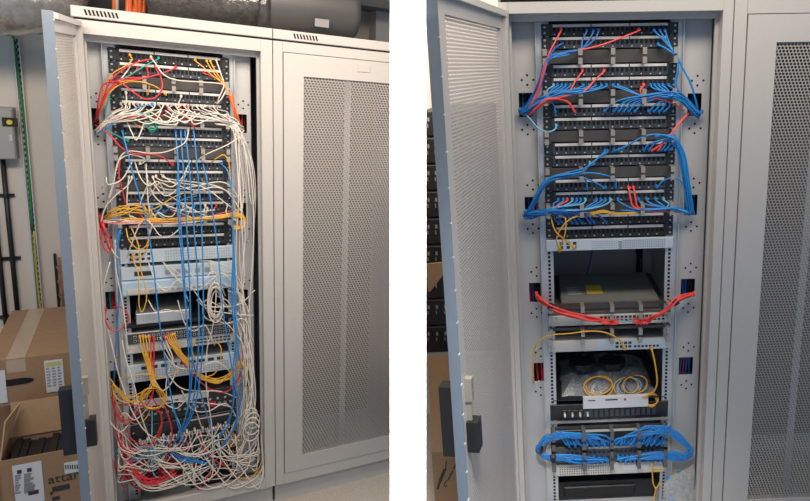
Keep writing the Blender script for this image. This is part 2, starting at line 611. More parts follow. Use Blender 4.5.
# neighbour cabinets with closed doors
def neighbour(room, label, X, Z, xperf, m_perf):
    cab = thing(room, 'server_cabinet', label, 'server cabinet', ((X['seam'] + X['end']) / 2, DEPTH / 2, Z['floor']))
    Yb = YF + DEPTH
    gap = Z.get('gap', Z['top'] - 0.05)
    x0, x1 = X['seam'] + 0.0015, X['end']
    f = MB()
    f.box(x0, X['dr'] - 0.003, YF, YF + 0.05, Z['bot'], gap - 0.008, 0.002)
    part(cab, 'frame_post', f, paint)
    f = MB()
    f.box(X['dr'] - 0.003, x1, YF, YF + 0.05, Z['dtop'] + 0.003, gap - 0.008)
    part(cab, 'lintel', f, paint)
    f = MB()
    f.box(x0, x1, YF - 0.004, YF + 0.06, gap, Z['top'], 0.003)
    cap = part(cab, 'top_fascia', f, paint)
    f = MB()
    f.box(x0, x1, YF + 0.06, Yb, Z['top'] - 0.03, Z['top'] - 0.012)
    part(cab, 'roof', f, paint)
    f = MB()
    f.box(x0, x1, YF + 0.012, YF + 0.05, gap - 0.008, gap)
    part(cab, 'shadow_gap', f, black)
    f = MB()
    f.box(X['dr'] - 0.003, x1, YF, YF + 0.05, Z['bot'], Z['dbot'] - 0.003)
    part(cab, 'bottom_rail', f, paint)
    f = MB()
    f.box(x0, x1, YF + 0.03, YF + 0.06, Z['floor'], Z['bot'] - 0.004)
    part(cab, 'plinth', f, paint)
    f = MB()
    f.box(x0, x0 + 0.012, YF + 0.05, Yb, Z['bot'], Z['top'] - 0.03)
    part(cab, 'side_panel', f, dark_in)  # darker than the outer paint: shade behind the mesh put into colour
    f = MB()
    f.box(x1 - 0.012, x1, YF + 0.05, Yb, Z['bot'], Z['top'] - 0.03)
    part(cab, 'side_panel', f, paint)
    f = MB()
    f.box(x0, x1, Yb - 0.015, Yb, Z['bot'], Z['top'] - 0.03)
    part(cab, 'back_panel', f, dark_in)  # dark tone paints in the shade at the back
    w = x1 - X['dr']
    dr, T, bx = door_part(cab, room, X['dr'], YF + 0.030, w, 0.0, Z['dbot'], Z['dtop'], paint, m_perf, t=0.034,
                          fr=(xperf - X['dr'], 0.02, Z['pbot'] - Z['dbot'], Z['dtop'] - Z['ptop']))
    f = MB()
    f.box(X['dr'] - 0.003, x1, YF + 0.036, YF + 0.045, Z['dbot'], Z['dbot'] + 0.02)
    f.box(X['dr'] - 0.003, X['dr'] + 0.02, YF + 0.036, YF + 0.045, Z['dbot'], Z['dtop'])
    part(cab, 'door_seal', f, black)
    # rack rails and dark equipment standing behind the mesh
    f = MB()
    xr = x0 + 0.36
    f.box(xr, xr + 0.03, 0.05, 0.054, Z['bot'] + 0.03, Z['top'] - 0.06)
    part(cab, 'mounting_rail', f, railm)
    return cab, cap, dr


cabL2, capL2, drL2 = neighbour(L, 'closed mesh-door server cabinet beside the tangled cabinet', lx, lz, lx['perf'], PERF_L)
cabR2, capR2, drR2 = neighbour(R, 'closed mesh-door server cabinet beside the tidy cabinet', rx, rz, rx['perf'], PERF_R)
for v in VENT2:
    part(capL2, 'vent_slot', v, holem)
# embossed badge on the closed left-hand door
f = MB()
pa, pb = L.px(357, 64, YF), L.px(370, 73, YF)
f.box(pa.x, pb.x, YF - 0.0075, YF - 0.0035, pb.z, pa.z, 0.002)
part(drL2, 'badge', f, paint)


# open doors on the left of each open cabinet
def open_door(room, cab, hx, hy, w, target, yref, z0, z1):
    def proj_x(ang):
        P = Vector((hx + w * math.cos(ang), hy - w * math.sin(ang), (z0 + z1) / 2))
        cpt = room.matrix() @ P
        return PX + F * cpt.x / cpt.z
    lo, hi = math.radians(60), math.radians(130)
    for _ in range(50):
        mid = (lo + hi) / 2
        if proj_x(mid) > target:
            lo = mid
        else:
            hi = mid
    ang = (lo + hi) / 2
    print('door angle', math.degrees(ang))
    t = 0.020
    dr, T, bx = door_part(cab, room, hx, hy, w, ang, z0, z1, paint, PERF_OPEN, t=t, fr=(0.05, 0.075, 0.06, 0.06))
    # outer edge channel, cool daylight painted in as blue-grey, with spring clips along it
    e = MB()
    bx(e, w, w + 0.003, -0.004, t + 0.004, z0, z1)
    part(dr, 'edge_strip', e, EDGE)
    k = MB()
    z = z0 + 0.05
    while z < z1:
        bx(k, w - 0.004, w + 0.0035, -0.0055, -0.002, z, z + 0.003)
        z += 0.085
    part(dr, 'edge_clips', k, strip_w, stuff=True)
    # folded return flange near the hinge and along the top
    g = MB()
    bx(g, 0.012, 0.03, -0.014, 0.004, z0 + 0.01, z1 - 0.01)
    part(dr, 'hinge_flange', g, paint)
    g = MB()
    bx(g, 0.02, w - 0.02, -0.012, 0.004, z1 - 0.022, z1 - 0.004)
    part(dr, 'top_flange', g, paint)
    return dr, T, bx, ang


EDGE = mat('edge_daylight_blue', (0.16, 0.20, 0.245), 0.45, var=0.06, scale=40)  # bluish daylight on the door edge is mixed into this colour
drR, TR, bxR, angR = open_door(R, cabR, rx['inL'] - 0.012, YF - 0.01, 0.74, 461, 250, rz['bot'], rz['lint'] + 0.01)
drL, TL, bxL, angL = open_door(L, cabL, lx['inL'] - 0.012, YF - 0.01, 0.72, 79, 250, lz['bot'], lz['gap'] - 0.012)


def u_z_on_door(room, T, w, x, y):
    return None


for (dr, T, bx, w, room, yc, nm) in ((drR, TR, bxR, 0.74, R, 425, 'R'), (drL, TL, bxL, 0.72, L, 420, 'L')):
    # heights: project the free edge back onto the image rows
    def zrow(yrow):
        best = None
        for i in range(401):
            z = -2.4 + 2.4 * i / 400
            cpt = room.matrix() @ T(w, 0.0, z)
            yy = PY + F * cpt.y / cpt.z
            if best is None or abs(yy - yrow) < best[0]:
                best = (abs(yy - yrow), z)
        return best[1]
    za, zb = (zrow(463), zrow(392)) if nm == 'R' else (zrow(455), zrow(391))
    h = MB()
    bx(h, w - 0.06, w - 0.022, 0.022, 0.065, za, zb)
    hd = part(dr, 'handle', h, black, label='black outer swing handle')
    za, zb = (zrow(463), zrow(433)) if nm == 'R' else (zrow(453), zrow(428))
    h = MB()
    bx(h, w - 0.085, w - 0.045, -0.028, 0.004, za, zb)
    part(dr, 'lock_case', h, black)
    za, zb = (zrow(412), zrow(388)) if nm == 'R' else (zrow(402), zrow(385))
    h = MB()
    bx(h, w - 0.07, w - 0.05, -0.016, 0.004, za, zb)
    bx(h, w - 0.064, w - 0.058, -0.010, 0.004, za - 0.12, za)
    part(dr, 'lock_bar', h, ringm)

# ------------------------------------------------------------------ floors, walls
floorm = mat('floor_speckle', (0.40, 0.37, 0.32), 0.7, var=0.55, scale=220)
f = MB()
fz = lz['floor']
f.box(-2.2, lx['end'] + 0.25, -1.4, 1.4, fz - 0.05, fz)
struct(L, 'floor', f, floorm, 'speckled beige floor under the tangled cabinet')
f = MB()
f.box(-2.2, lx['end'] + 0.4, 0.95, 1.05, fz, 0.75)
WBL = struct(L, 'wall_back', f, wallm, 'beige wall behind the tangled cabinet')
f = MB()
XSL = R.px(412, 250, 1.0).x
f.box(XSL, rx['end'] + 0.2, -1.0, 1.0, FLOOR_R - 0.05, FLOOR_R)
struct(R, 'floor', f, floorm, 'floor under the tidy cabinet')
f = MB()
f.box(XSL, rx['end'] + 0.2, 1.0, 1.1, FLOOR_R, 0.9)
struct(R, 'wall_back', f, wallm, 'beige wall behind the tidy cabinet')
# ------------------------------------------------------------------ rack equipment
SIDE = {'L': 'tangled rack', 'R': 'tidy rack'}


def rowz(room, x, y, Y=-0.01):
    return room.px(x, y, Y).z


def patch_panel(room, W, zt, zb, label, group, body=None, strips=(1, 1, 1)):
    body = body or slate
    t = thing(room, 'patch_bay', label, 'patch panel', (W / 2, 0.0, zb), group)
    h = zt - zb
    f = MB()
    f.box(0.0, W, -0.006, 0.0, zb + 0.0008, zt - 0.0008, 0.001)
    f.box(0.03, W - 0.03, 0.004, 0.06, zb + 0.002, zt - 0.002)
    part(t, 'faceplate', f, body)
    f = MB()
    f.box(0.002, 0.033, -0.0085, -0.006, zb + 0.002, zt - 0.002, 0.001)
    part(t, 'ear', f, blackpaint)
    f = MB()
    f.box(W - 0.033, W - 0.002, -0.0085, -0.006, zb + 0.002, zt - 0.002, 0.001)
    part(t, 'ear', f, blackpaint)
    sc = MB()
    for xx in (0.012, W - 0.012):
        for zz in (zb + h * 0.27, zb + h * 0.73):
            sc.disc((xx, -0.0085, zz), 0.0042, (0, -1, 0), 8, 0.0018)
    part(t, 'screws', sc, steel, stuff=True)
    x0, x1 = 0.038, W - 0.036
    seg = (x1 - x0) / 3
    for k in range(3):
        f = MB()
        f.box(x0 + k * seg + 0.002, x0 + (k + 1) * seg - 0.002, -0.0095, -0.006, zt - h * 0.27, zt - h * 0.05, 0.0008)
        part(t, 'label_strip', f, strip_w)
    po, nb = MB(), MB()
    for k in range(24):
        xx = x0 + (k + 0.5) * (x1 - x0) / 24
        za, zc = zb + h * 0.34, zb + h * 0.68
        po.prism([(xx - 0.0056, -0.0072, za + 0.003), (xx - 0.0025, -0.0072, za), (xx + 0.0025, -0.0072, za), (xx + 0.0056, -0.0072, za + 0.003),
                  (xx + 0.0056, -0.0072, zc), (xx - 0.0056, -0.0072, zc)], (0, 0.002, 0))
        if k % 2 == 0:
            nb.box(xx - 0.0022, xx + 0.0022, -0.0066, -0.0055, zb + h * 0.12, zb + h * 0.20)
    part(t, 'ports', po, holem, stuff=True)
    part(t, 'port_numbers', nb, strip_w, stuff=True)
    return t


def ring_bar(mb, x, w, zt, zb, dep, th=0.0022):
    """flat metal hoop standing out of the plate"""
    mb.box(x, x + w, -dep, -0.004, zt - th, zt)
    mb.box(x, x + w, -dep, -0.004, zb, zb + th)
    zm, hh = (zt + zb) / 2, (zt - zb)
    mb.box(x, x + w, -dep - th, -dep, zm + hh * 0.08, zt)
    mb.box(x, x + w, -dep - th, -dep, zb, zm - hh * 0.08)


def cable_manager(room, W, zt, zb, label, group, xs=(0.02, 0.275, 0.51, 0.74, 0.965), plate=True, dep=0.055, rm=None):
    t = thing(room, 'cable_manager', label, 'cable organiser', (W / 2, 0, zb), group)
    f = MB()
    if plate:
        f.box(0.0, W, -0.003, 0.0, zb + 0.0006, zt - 0.0006)
    else:
        f.box(0.0, W, -0.003, 0.0, zt - 0.012, zt)
    part(t, 'plate', f, mgr)
    for fx in xs:
        r = MB()
        ring_bar(r, W * fx - 0.0075, 0.015, zt + 0.004, zb - 0.004, dep)
        part(t, 'ring', r, rm or ringm)
    return t


mgr = mat('manager_plate', (0.085, 0.08, 0.075), 0.35, 0.2, var=0.15)
ORD = ['topmost', 'second', 'third', 'fourth', 'fifth', 'sixth', 'seventh', 'eighth', 'ninth', 'tenth', 'eleventh', 'lowest']


def stack(room, W, xref, panels, mgrs, side):
    for i, (ya, yb) in enumerate(panels):
        patch_panel(room, W, rowz(room, xref(ya), ya), rowz(room, xref(yb), yb),
                    'black 24-port patch panel, %s of twelve in the %s' % (ORD[i], side), 'patch panels in the ' + side,
                    blackpaint if i in (0, 10, 11) else slate)
    for i, (ya, yb) in enumerate(mgrs):
        cable_manager(room, W, rowz(room, xref(ya), ya), rowz(room, xref(yb), yb),
                      'dark cable organiser with five metal rings, %s from the top of the %s' % (['first', 'second', 'third', 'fourth', 'fifth'][i], side),
                      'ringed organisers in the ' + side)


xrR = lambda y: 541 + (y - 24) * 0.034
xrL = lambda y: 107.5 + (y - 50) * 0.075
stack(R, WR, xrR,
      [(24, 36.5), (37, 49.5), (65, 77.5), (78, 90.5), (105, 117.5), (118, 130.5), (143.5, 155.5), (156, 167.5), (180, 192), (192.5, 203.5), (215.5, 226.5), (227, 239)],
      [(50.5, 64), (91.5, 104), (131.5, 142.5), (168.5, 179.5), (204.5, 214.5)], 'tidy rack')
stack(L, WL, xrL,
      [(47, 60), (60.5, 73), (86.5, 98.5), (99, 111), (123.5, 135), (135.5, 146), (158.5, 169.5), (170, 181), (191.5, 202.5), (203, 213.5), (225.5, 236.5), (237, 248.5)],
      [(74, 86), (111.5, 123), (146.5, 158), (181.5, 191), (214, 225)], 'tangled rack')


def chassis(room, W, zt, zb, name, label, cat, face, top=None, depth=0.40, inset=0.0, ears=True):
    """1U box: body, faceplate and ears; details are added by the caller"""
    t = thing(room, name, label, cat, (W / 2, 0, zb))
    f = MB()
    f.box(0.022, W - 0.022, 0.0, depth, zb + 0.001, zt - 0.001)
    part(t, 'body', f, top or steel)
    f = MB()
    f.box(0.0 + inset, W - inset, -0.012, 0.0, zb, zt, 0.0015)
    part(t, 'faceplate', f, face)
    sc = MB()
    for xx in (0.012, W - 0.012):
        for zz in (zb + (zt - zb) * 0.3, zb + (zt - zb) * 0.7):
            sc.disc((xx, -0.012, zz), 0.004, (0, -1, 0), 8, 0.002)
    part(t, 'screws', sc, zinc, stuff=True)
    return t


def grid(t, name, xa, xb, za, zb, nx, nz, w, h, m, y=-0.0128):
    mb = MB()
    for i in range(nx):
        for j in range(nz):
            xx = xa + (xb - xa) * (i + 0.5) / nx
            zz = za + (zb - za) * (j + 0.5) / nz
            mb.box(xx - w / 2, xx + w / 2, y, y + 0.0015, zz - h / 2, zz + h / 2)
    return part(t, name, mb, m, stuff=True)


def rz2(room, xr, a, b):
    return rowz(room, xr(a), a, -0.012), rowz(room, xr(b), b, -0.012)


portm = mat('port_dark', (0.02, 0.025, 0.03), 0.5)
portblue = mat('port_pale_blue', (0.25, 0.45, 0.62), 0.5)
tagy = mat('sticker_yellow', (0.75, 0.55, 0.05), 0.6)
amber = mat('led_amber_plastic', (0.6, 0.35, 0.05), 0.5)

# ---- tidy rack
zt, zb = rz2(R, xrR, 240.5, 251.5)
t = chassis(R, WR, zt, zb, 'server', 'pale blue vented server under the patch panels of the tidy rack', 'server', blue_dev)
h = zt - zb
grid(t, 'vent_holes', 0.17, 0.27, zb + 0.006, zt - 0.006, 12, 4, 0.004, 0.003, steel)
grid(t, 'vent_holes', 0.29, 0.455, zb + 0.005, zt - 0.005, 20, 5, 0.005, 0.0035, steel)
grid(t, 'network_ports', 0.045, 0.12, zb + 0.006, zt - 0.006, 3, 2, 0.013, 0.011, portm)
f = MB()
f.box(0.275, 0.287, -0.016, -0.012, zb + 0.006, zt - 0.006, 0.002)
part(t, 'latch', f, steel)

# deep grey device lying on a shelf (box narrows with distance)
zb = rowz(R, 556, 303, -0.02)
pf, pb = R.px(561, 302, 0.02), R.px(660, 301, 0.02)
zt = pf.z
t = thing(R, 'rack_appliance', 'flat grey appliance with yellow sticker in the open bay of the tidy rack', 'network device', (WR / 2, 0.02, zt - 0.035))
f = MB()
f.box(pf.x, pb.x, 0.02, 0.36, zt - 0.035, zt - 0.004, 0.002)
part(t, 'body', f, dark_in)
f = MB()
f.box(pf.x + 0.004, pb.x - 0.004, 0.024, 0.356, zt - 0.004, zt)
part(t, 'lid', f, mat('lid_grey', (0.24, 0.25, 0.25), 0.45, 0.2, var=0.1))
f = MB()
f.box(pf.x + 0.11, pf.x + 0.175, 0.10, 0.20, zt, zt + 0.0006)
part(t, 'sticker', f, tagy, label='yellow warning sticker')
f = MB()
for k in range(4):
    f.box(pf.x + 0.03, pf.x + 0.09 - 0.006 * k, 0.10 + 0.025 * k, 0.108 + 0.025 * k, zt, zt + 0.0005)
part(t, 'printed_lines', f, strip_w, stuff=True)
f = MB()
sy = zt - 0.036
f.box(0.0, WR, -0.004, 0.45, sy - 0.003, sy)
f.box(0.0, WR, -0.006, -0.004, sy - 0.012, sy)
solo(R, 'shelf', f, dark_in, 'thin steel shelf carrying the grey appliance in the tidy rack', 'shelf')

for i, (ya, yb, ra, rb, name, lab) in enumerate((
        (316.5, 326.5, 305, 317, 'network_switch', 'cream network switch fed by red cables in the tidy rack'),
        (341.5, 352.5, 329, 340.5, 'network_switch', 'cream network switch with one orange cable in the tidy rack'))):
    zt, zb = rz2(R, xrR, ya, yb)
    t = chassis(R, WR, zt, zb, name, lab, 'network switch', white_dev, depth=0.3, top=(dark_in, steel)[i])
    if i == 0:
        grid(t, 'network_ports', 0.20, 0.46, zb + h * 0.25, zt - h * 0.1, 16, 2, 0.011, 0.009, portm)
        grid(t, 'uplink_ports', 0.255, 0.36, zb + 0.008, zb + 0.020, 4, 1, 0.02, 0.008, portblue, -0.0132)
        grid(t, 'status_light', 0.028, 0.034, zt - 0.012, zt - 0.006, 1, 1, 0.006, 0.004, CABLE['green'])
    else:
        f = MB()
        f.box(0.19, WR - 0.012, -0.0135, -0.012, zb + 0.002, zt - 0.002)
        part(t, 'port_field', f, blue_dev)
        grid(t, 'network_ports', 0.262, 0.33, zb + 0.008, zt - 0.008, 4, 2, 0.012, 0.010, portm, -0.0145)
        grid(t, 'network_ports', 0.335, 0.44, zb + 0.008, zb + 0.022, 7, 1, 0.010, 0.008, portm, -0.0145)
        grid(t, 'vents', 0.135, 0.185, zb + 0.01, zt - 0.01, 6, 4, 0.005, 0.003, strip_w)
    za, zc = rowz(R, xrR(ra), ra), rowz(R, xrR(rb), rb)
    cable_manager(R, WR, za, zc, 'steel cable organiser rings just above the %s switch of the tidy rack' % ('red-cabled', 'orange-cabled')[i],
                  None, plate=False, dep=0.05)

# bay with bagged parts on a tray
sheet = mat('clear_plastic', (0.55, 0.60, 0.63), 0.12, trans=0.35, alpha=0.55, var=0.35, scale=50, bump=1.0)
zt = rowz(R, xrR(398), 398, 0.02)
f = MB()
f.box(0.012, WR - 0.012, 0.0, 0.45, zt - 0.004, zt)
solo(R, 'tray', f, blackpaint, 'black tray holding bagged spare parts in the tidy rack', 'tray')


def crumpled(room, x0, x1, y0, y1, z0, hgt, nx, ny, m, name, label, cat):
    mb = MB()
    vs = []
    for j in range(ny + 1):
        for i in range(nx + 1):
            fx, fy = i / nx, j / ny
            e = math.sin(math.pi * min(1, max(0, fx))) ** 0.35 * math.sin(math.pi * fy) ** 0.35
            vs.append((x0 + (x1 - x0) * fx + random.uniform(-.006, .006), y0 + (y1 - y0) * fy + random.uniform(-.006, .006),
                       z0 + hgt * e * random.uniform(0.55, 1.0) + 0.001))
    n = nx + 1
    mb.add(vs, [(j * n + i, j * n + i + 1, (j + 1) * n + i + 1, (j + 1) * n + i) for j in range(ny) for i in range(nx)])
    b = [(v[0], v[1], z0 + 0.0005) for v in vs]
    mb.add(b, [(j * n + i, (j + 1) * n + i, (j + 1) * n + i + 1, j * n + i + 1) for j in range(ny) for i in range(nx)])
    return solo(room, name, mb, m, label, cat)


crumpled(R, 0.05, WR - 0.05, 0.03, 0.36, zt, 0.075, 14, 8, sheet, 'plastic_bag', 'crumpled clear plastic bag spread on the tray of the tidy rack', 'plastic bag')
f = MB()
c0 = Vector((0.20, 0.14, zt + 0.08))
for k in range(2):
    poly = [(c0.x + 0.062 * (2 * k - 0.9) + 0.058 * math.cos(a), c0.y + 0.05 * math.sin(a), c0.z) for a in [i * math.pi / 6 for i in range(12)]]
    f.prism(poly, (0, 0, 0.022))
solo(R, 'adapter_pouch', f, black, 'black rounded part lying on top of the clear plastic bag', 'pouch')

# fibre panel with white label bar
za, zc = rowz(R, xrR(406), 406), rowz(R, xrR(421), 421)
t = thing(R, 'fibre_shelf', 'black fibre panel with white label bar below the bagged parts', 'fibre panel', (WR / 2, 0, zc))
f = MB()
f.box(0.0, WR, -0.006, 0.0, zc, za, 0.001)
f.box(0.02, WR - 0.02, 0.0, 0.25, zc + 0.002, za - 0.004)
part(t, 'body', f, blackpaint)
pa, pb = R.px(583, 397, -0.015), R.px(648, 406, -0.015)
f = MB()
f.box(pa.x, pb.x, -0.02, -0.006, pb.z, pa.z, 0.001)
lb = part(t, 'label_bar', f, paper, label='white label bar')
f = MB()
f.box(pa.x + 0.09, pa.x + 0.14, -0.0206, -0.0199, pa.z - 0.017, pa.z - 0.011)
f.box(pa.x + 0.02, pa.x + 0.05, -0.0206, -0.0199, pa.z - 0.017, pa.z - 0.013)
part(lb, 'print', f, ink)
f = MB()
f.box(pa.x + 0.165, pa.x + 0.175, -0.0206, -0.0199, pa.z - 0.020, pa.z - 0.010)
part(lb, 'red_mark', f, CABLE['red'])
for k in range(18):
    f = MB()
    xx = 0.05 + k * 0.0215
    f.box(xx, xx + 0.015, -0.011, -0.006, zc + 0.012, za - 0.022, 0.001)
    part(t, 'blank_insert', f, slate if k > 3 else blackpaint)
for k in range(4):
    f = MB()
    xx = 0.058 + k * 0.031
    f.tube([(xx, -0.011, zc + 0.035), (xx, -0.034, zc + 0.030)], 0.0045, 8)
    part(t, 'fibre_coupler', f, white_dev, smooth=True)

za, zc = rowz(R, xrR(422.5), 422.5), rowz(R, xrR(424), 424)
f = MB()
f.box(0.0, WR, -0.01, 0.30, zc, za)
solo(R, 'shelf', f, steel, 'thin steel shelf edge under the fibre panel of the tidy rack', 'shelf')

for i, (ya, yb, lab) in enumerate(((431, 445.5, 'upper blue-cabled network switch near the bottom of the tidy rack'),
                                   (448, 463.5, 'lower blue-cabled network switch near the bottom of the tidy rack'))):
    zt, zb = rz2(R, xrR, ya, yb)
    t = chassis(R, WR, zt, zb, 'network_switch', lab, 'network switch', dark_in if i else blackpaint, depth=0.3)
    grid(t, 'network_ports', 0.06, 0.43, zb + 0.006, zt - 0.014, 20, 2, 0.013, 0.011, portm)
    f = MB()
    f.box(0.13, 0.37, -0.0135, -0.012, zt - 0.011, zt - 0.001)
    part(t, 'name_strip', f, white_dev)
    za, zc = rowz(R, xrR(ya - 3), ya - 3), rowz(R, xrR(yb), yb)
    cable_manager(R, WR, za, zc, 'black ringed organiser round the blue cables of the %s bottom switch' % ('upper', 'lower')[i], None, plate=False, dep=0.06, rm=dark_in)
zt, zb = rz2(R, xrR, 465.5, 476.5)
t = chassis(R, WR, zt, zb, 'server', 'cream perforated server below the blue bundles of the tidy rack', 'server', white_dev)
grid(t, 'vent_holes', 0.03, 0.25, zb + 0.005, zt - 0.005, 22, 4, 0.005, 0.004, portm)
f = MB()
f.box(0.30, 0.40, -0.0135, -0.012, zb + 0.018, zt - 0.01)
part(t, 'label', f, paper)
f = MB()
f.box(0.42, 0.465, -0.0135, -0.012, zb + 0.004, zb + 0.014)
part(t, 'yellow_tag', f, tagy)
# dark lower bay: black box standing on the cabinet floor
f = MB()
zt2 = rowz(R, xrR(484), 484, 0.05)
f.box(0.03, WR - 0.03, 0.06, 0.5, rz['bot'] + 0.02, zt2)
t = thing(R, 'battery_unit', 'big black unit standing at the bottom of the tidy rack', 'power unit', (WR / 2, 0.3, rz['bot'] + 0.02))
part(t, 'body', f, blackpaint)
f = MB()
f.box(0.05, WR - 0.12, 0.05, 0.06, rz['bot'] + 0.04, zt2 - 0.02, 0.004)
part(t, 'front_cover', f, black)

# rear cable bundle and purple lead seen through the open bay
yb_ = 0.5
for k in range(7):
    xx = R.px(637 + k * 1.6, 265, yb_).x
    pts = [(xx + random.uniform(-.006, .006), yb_ + random.uniform(-.02, .02), R.px(600, 225 + 11 * j, yb_).z) for j in range(8)]
    f = MB()
    f.tube(spline(pts, 3), 0.006)
    solo(R, 'power_cable', f, CABLE['black'], 'black cable in the vertical bunch at the back of the tidy rack', 'cable', 'black rear cables', True)
f = MB()
f.tube(spline([R.px(593, 246, .4), R.px(590, 262, .4), R.px(585, 282, .4), R.px(584, 300, .4)]), 0.004)
solo(R, 'patch_cable', f, CABLE['purple'], 'purple cable hanging inside the open bay of the tidy rack', 'cable', None, True)

# ---- tangled rack
zt, zb = rz2(L, xrL, 251, 264)
t = chassis(L, WL, zt, zb, 'server', 'pale blue perforated server under the patch panels of the tangled rack', 'server', blue_dev)
grid(t, 'vent_holes', 0.17, 0.44, zb + 0.005, zt - 0.005, 26, 4, 0.005, 0.005, steel)
grid(t, 'network_ports', 0.03, 0.12, zb + 0.008, zt - 0.008, 4, 2, 0.012, 0.012, portm)
# second pale blue appliance: sloped hood above a lower face
z1, z2, z3 = rowz(L, xrL(268), 268), rowz(L, xrL(281), 281), rowz(L, xrL(295), 295)
t = thing(L, 'rack_appliance', 'pale blue double-height appliance with cable sockets in the tangled rack', 'network device', (WL / 2, 0, z3))
f = MB()
f.box(0.0, WL, -0.012, 0.35, z2 + 0.002, z1, 0.002)
part(t, 'upper_body', f, blue_dev)
f = MB()
f.box(0.0, WL, -0.03, 0.35, z3, z2 - 0.002, 0.003)
part(t, 'lower_body', f, mat('device_blue_bright', (0.42, 0.58, 0.72), 0.35, var=0.05))
grid(t, 'round_sockets', 0.16, 0.36, z2 + 0.02, z1 - 0.02, 5, 1, 0.02, 0.02, steel, -0.016)
f = MB()
f.box(0.05, 0.12, -0.016, -0.012, z2 + 0.02, z1 - 0.02, 0.003)
part(t, 'power_inlet', f, portm)
f = MB()
f.box(0.02, WL - 0.05, -0.034, -0.03, z3 + 0.006, z3 + 0.03, 0.001)
part(t, 'lower_strip', f, white_dev)
grid(t, 'small_ports', 0.1, 0.4, z3 + 0.010, z3 + 0.026, 14, 1, 0.012, 0.010, steel, -0.0355)
# small silver router on a shelf
zs = rowz(L, 135, 325, -0.03)
zt = rowz(L, 135, 314, -0.03)
xa, xb = L.px(136, 318, -0.03).x, L.px(189, 312, -0.03).x
t = thing(L, 'router', 'small silver router box standing on the shelf of the tangled rack', 'router', ((xa + xb) / 2, 0.1, zs))
f = MB()
f.box(xa, xb, -0.03, 0.19, zs, zt - 0.002, 0.003)
part(t, 'body', f, mat('silver', (0.50, 0.53, 0.57), 0.35, 0.3, var=0.05))
f = MB()
f.box(xa + 0.004, xb - 0.004, -0.026, 0.186, zt - 0.002, zt + 0.002)
part(t, 'lid', f, mat('router_lid', (0.16, 0.17, 0.18), 0.4, 0.2, var=0.1))
grid(t, 'front_slots', xa + 0.025, xa + 0.075, zs + 0.012, zt - 0.012, 6, 3, 0.004, 0.006, steel, -0.0308)
f = MB()
f.box(0.0, WL, -0.012, 0.42, zs - 0.004, zs)
f.box(0.0, WL, -0.014, -0.012, zs - 0.02, zs)
solo(L, 'shelf', f, blackpaint, 'dark shelf under the silver router in the tangled rack', 'shelf')
# switch with port row
z1, z2, z3 = rowz(L, xrL(334), 334), rowz(L, xrL(344), 344), rowz(L, xrL(354), 354)
t = chassis(L, WL, z1, z3, 'network_switch', 'grey switch with red and yellow plugs in the tangled rack', 'network switch', white_dev)
f = MB()
f.box(0.01, WL - 0.01, -0.018, -0.012, z2, z1 - 0.002, 0.001)
part(t, 'port_field', f, slate)
grid(t, 'network_ports', 0.03, WL - 0.02, z2 + 0.004, z1 - 0.006, 22, 2, 0.011, 0.011, strip_w, -0.0192)
grid(t, 'network_ports', 0.03, WL - 0.02, z2 + 0.004, z1 - 0.006, 22, 2, 0.008, 0.008, holem, -0.0198)
grid(t, 'lower_ports', 0.28, WL - 0.02, z3 + 0.008, z2 - 0.01, 9, 2, 0.013, 0.009, portm)
# perforated server
zt, zb = rz2(L, xrL, 366, 383)
t = chassis(L, WL, zt, zb, 'server', 'light perforated server in the lower half of the tangled rack', 'server', blue_dev)
grid(t, 'vent_holes', 0.03, WL - 0.03, zb + 0.006, zb + (zt - zb) * 0.62, 34, 4, 0.007, 0.006, steel)
grid(t, 'drive_bays', 0.05, WL - 0.05, zb + (zt - zb) * 0.66, zt - 0.008, 9, 1, 0.026, 0.016, portm)
# black fibre tray with label bar
zt, zb = rz2(L, xrL, 402, 425)
t = thing(L, 'fibre_shelf', 'black fibre tray with white label bar in the tangled rack', 'fibre panel', (WL / 2, 0, zb))
f = MB()
f.box(0, WL, -0.006, 0.25, zb, zt, 0.001)
part(t, 'body', f, blackpaint)
f = MB()
f.box(0.02, 0.33, -0.03, -0.006, zt - 0.028, zt - 0.002, 0.001)
lb = part(t, 'label_bar', f, paper, label='white label bar')
f = MB()
f.box(0.15, 0.20, -0.0306, -0.0299, zt - 0.02, zt - 0.012)
part(lb, 'print', f, ink)
grid(t, 'fibre_couplers', 0.04, 0.44, zb + 0.03, zb + 0.05, 16, 1, 0.012, 0.012, steel, -0.009)
grid(t, 'small_plugs', 0.02, 0.42, zt - 0.06, zt - 0.045, 12, 1, 0.009, 0.010, strip_w, -0.009)
f = MB()
f.box(0.33, 0.36, -0.012, -0.006, zb + 0.03, zb + 0.055)
part(t, 'red_plug', f, CABLE['red'])
# bottom switch almost hidden in cables
zt, zb = rz2(L, xrL, 427, 446)
t = chassis(L, WL, zt, zb, 'network_switch', 'black switch half buried in cables near the bottom of the tangled rack', 'network switch', blackpaint)
f = MB()
f.box(0.25, 0.42, -0.0145, -0.012, zt - 0.018, zt - 0.012)
part(t, 'trim_line', f, strip_w)
grid(t, 'network_ports', 0.03, WL - 0.03, zb + 0.004, zb + 0.028, 24, 2, 0.010, 0.009, strip_w)
zt, zb = rz2(L, xrL, 452, 470)
t = chassis(L, WL, zt, zb, 'network_switch', 'lowest black switch behind the white cable heap of the tangled rack', 'network switch', blackpaint)
grid(t, 'network_ports', 0.03, WL - 0.03, zb + 0.006, zt - 0.01, 24, 2, 0.011, 0.010, steel)
f = MB()
f.box(0.24, WL + 0.02, 0.02, 0.4, lz['bot'] + 0.02, rowz(L, 230, 470, 0.02))
t = thing(L, 'battery_unit', 'black unit on the floor of the tangled rack', 'power unit', (WL / 2, 0.2, lz['bot'] + 0.02))
part(t, 'body', f, blackpaint)
f = MB()
f.box(0.26, WL, 0.01, 0.02, lz['bot'] + 0.04, rowz(L, 230, 474, 0.02), 0.004)
part(t, 'front_cover', f, dark_in)
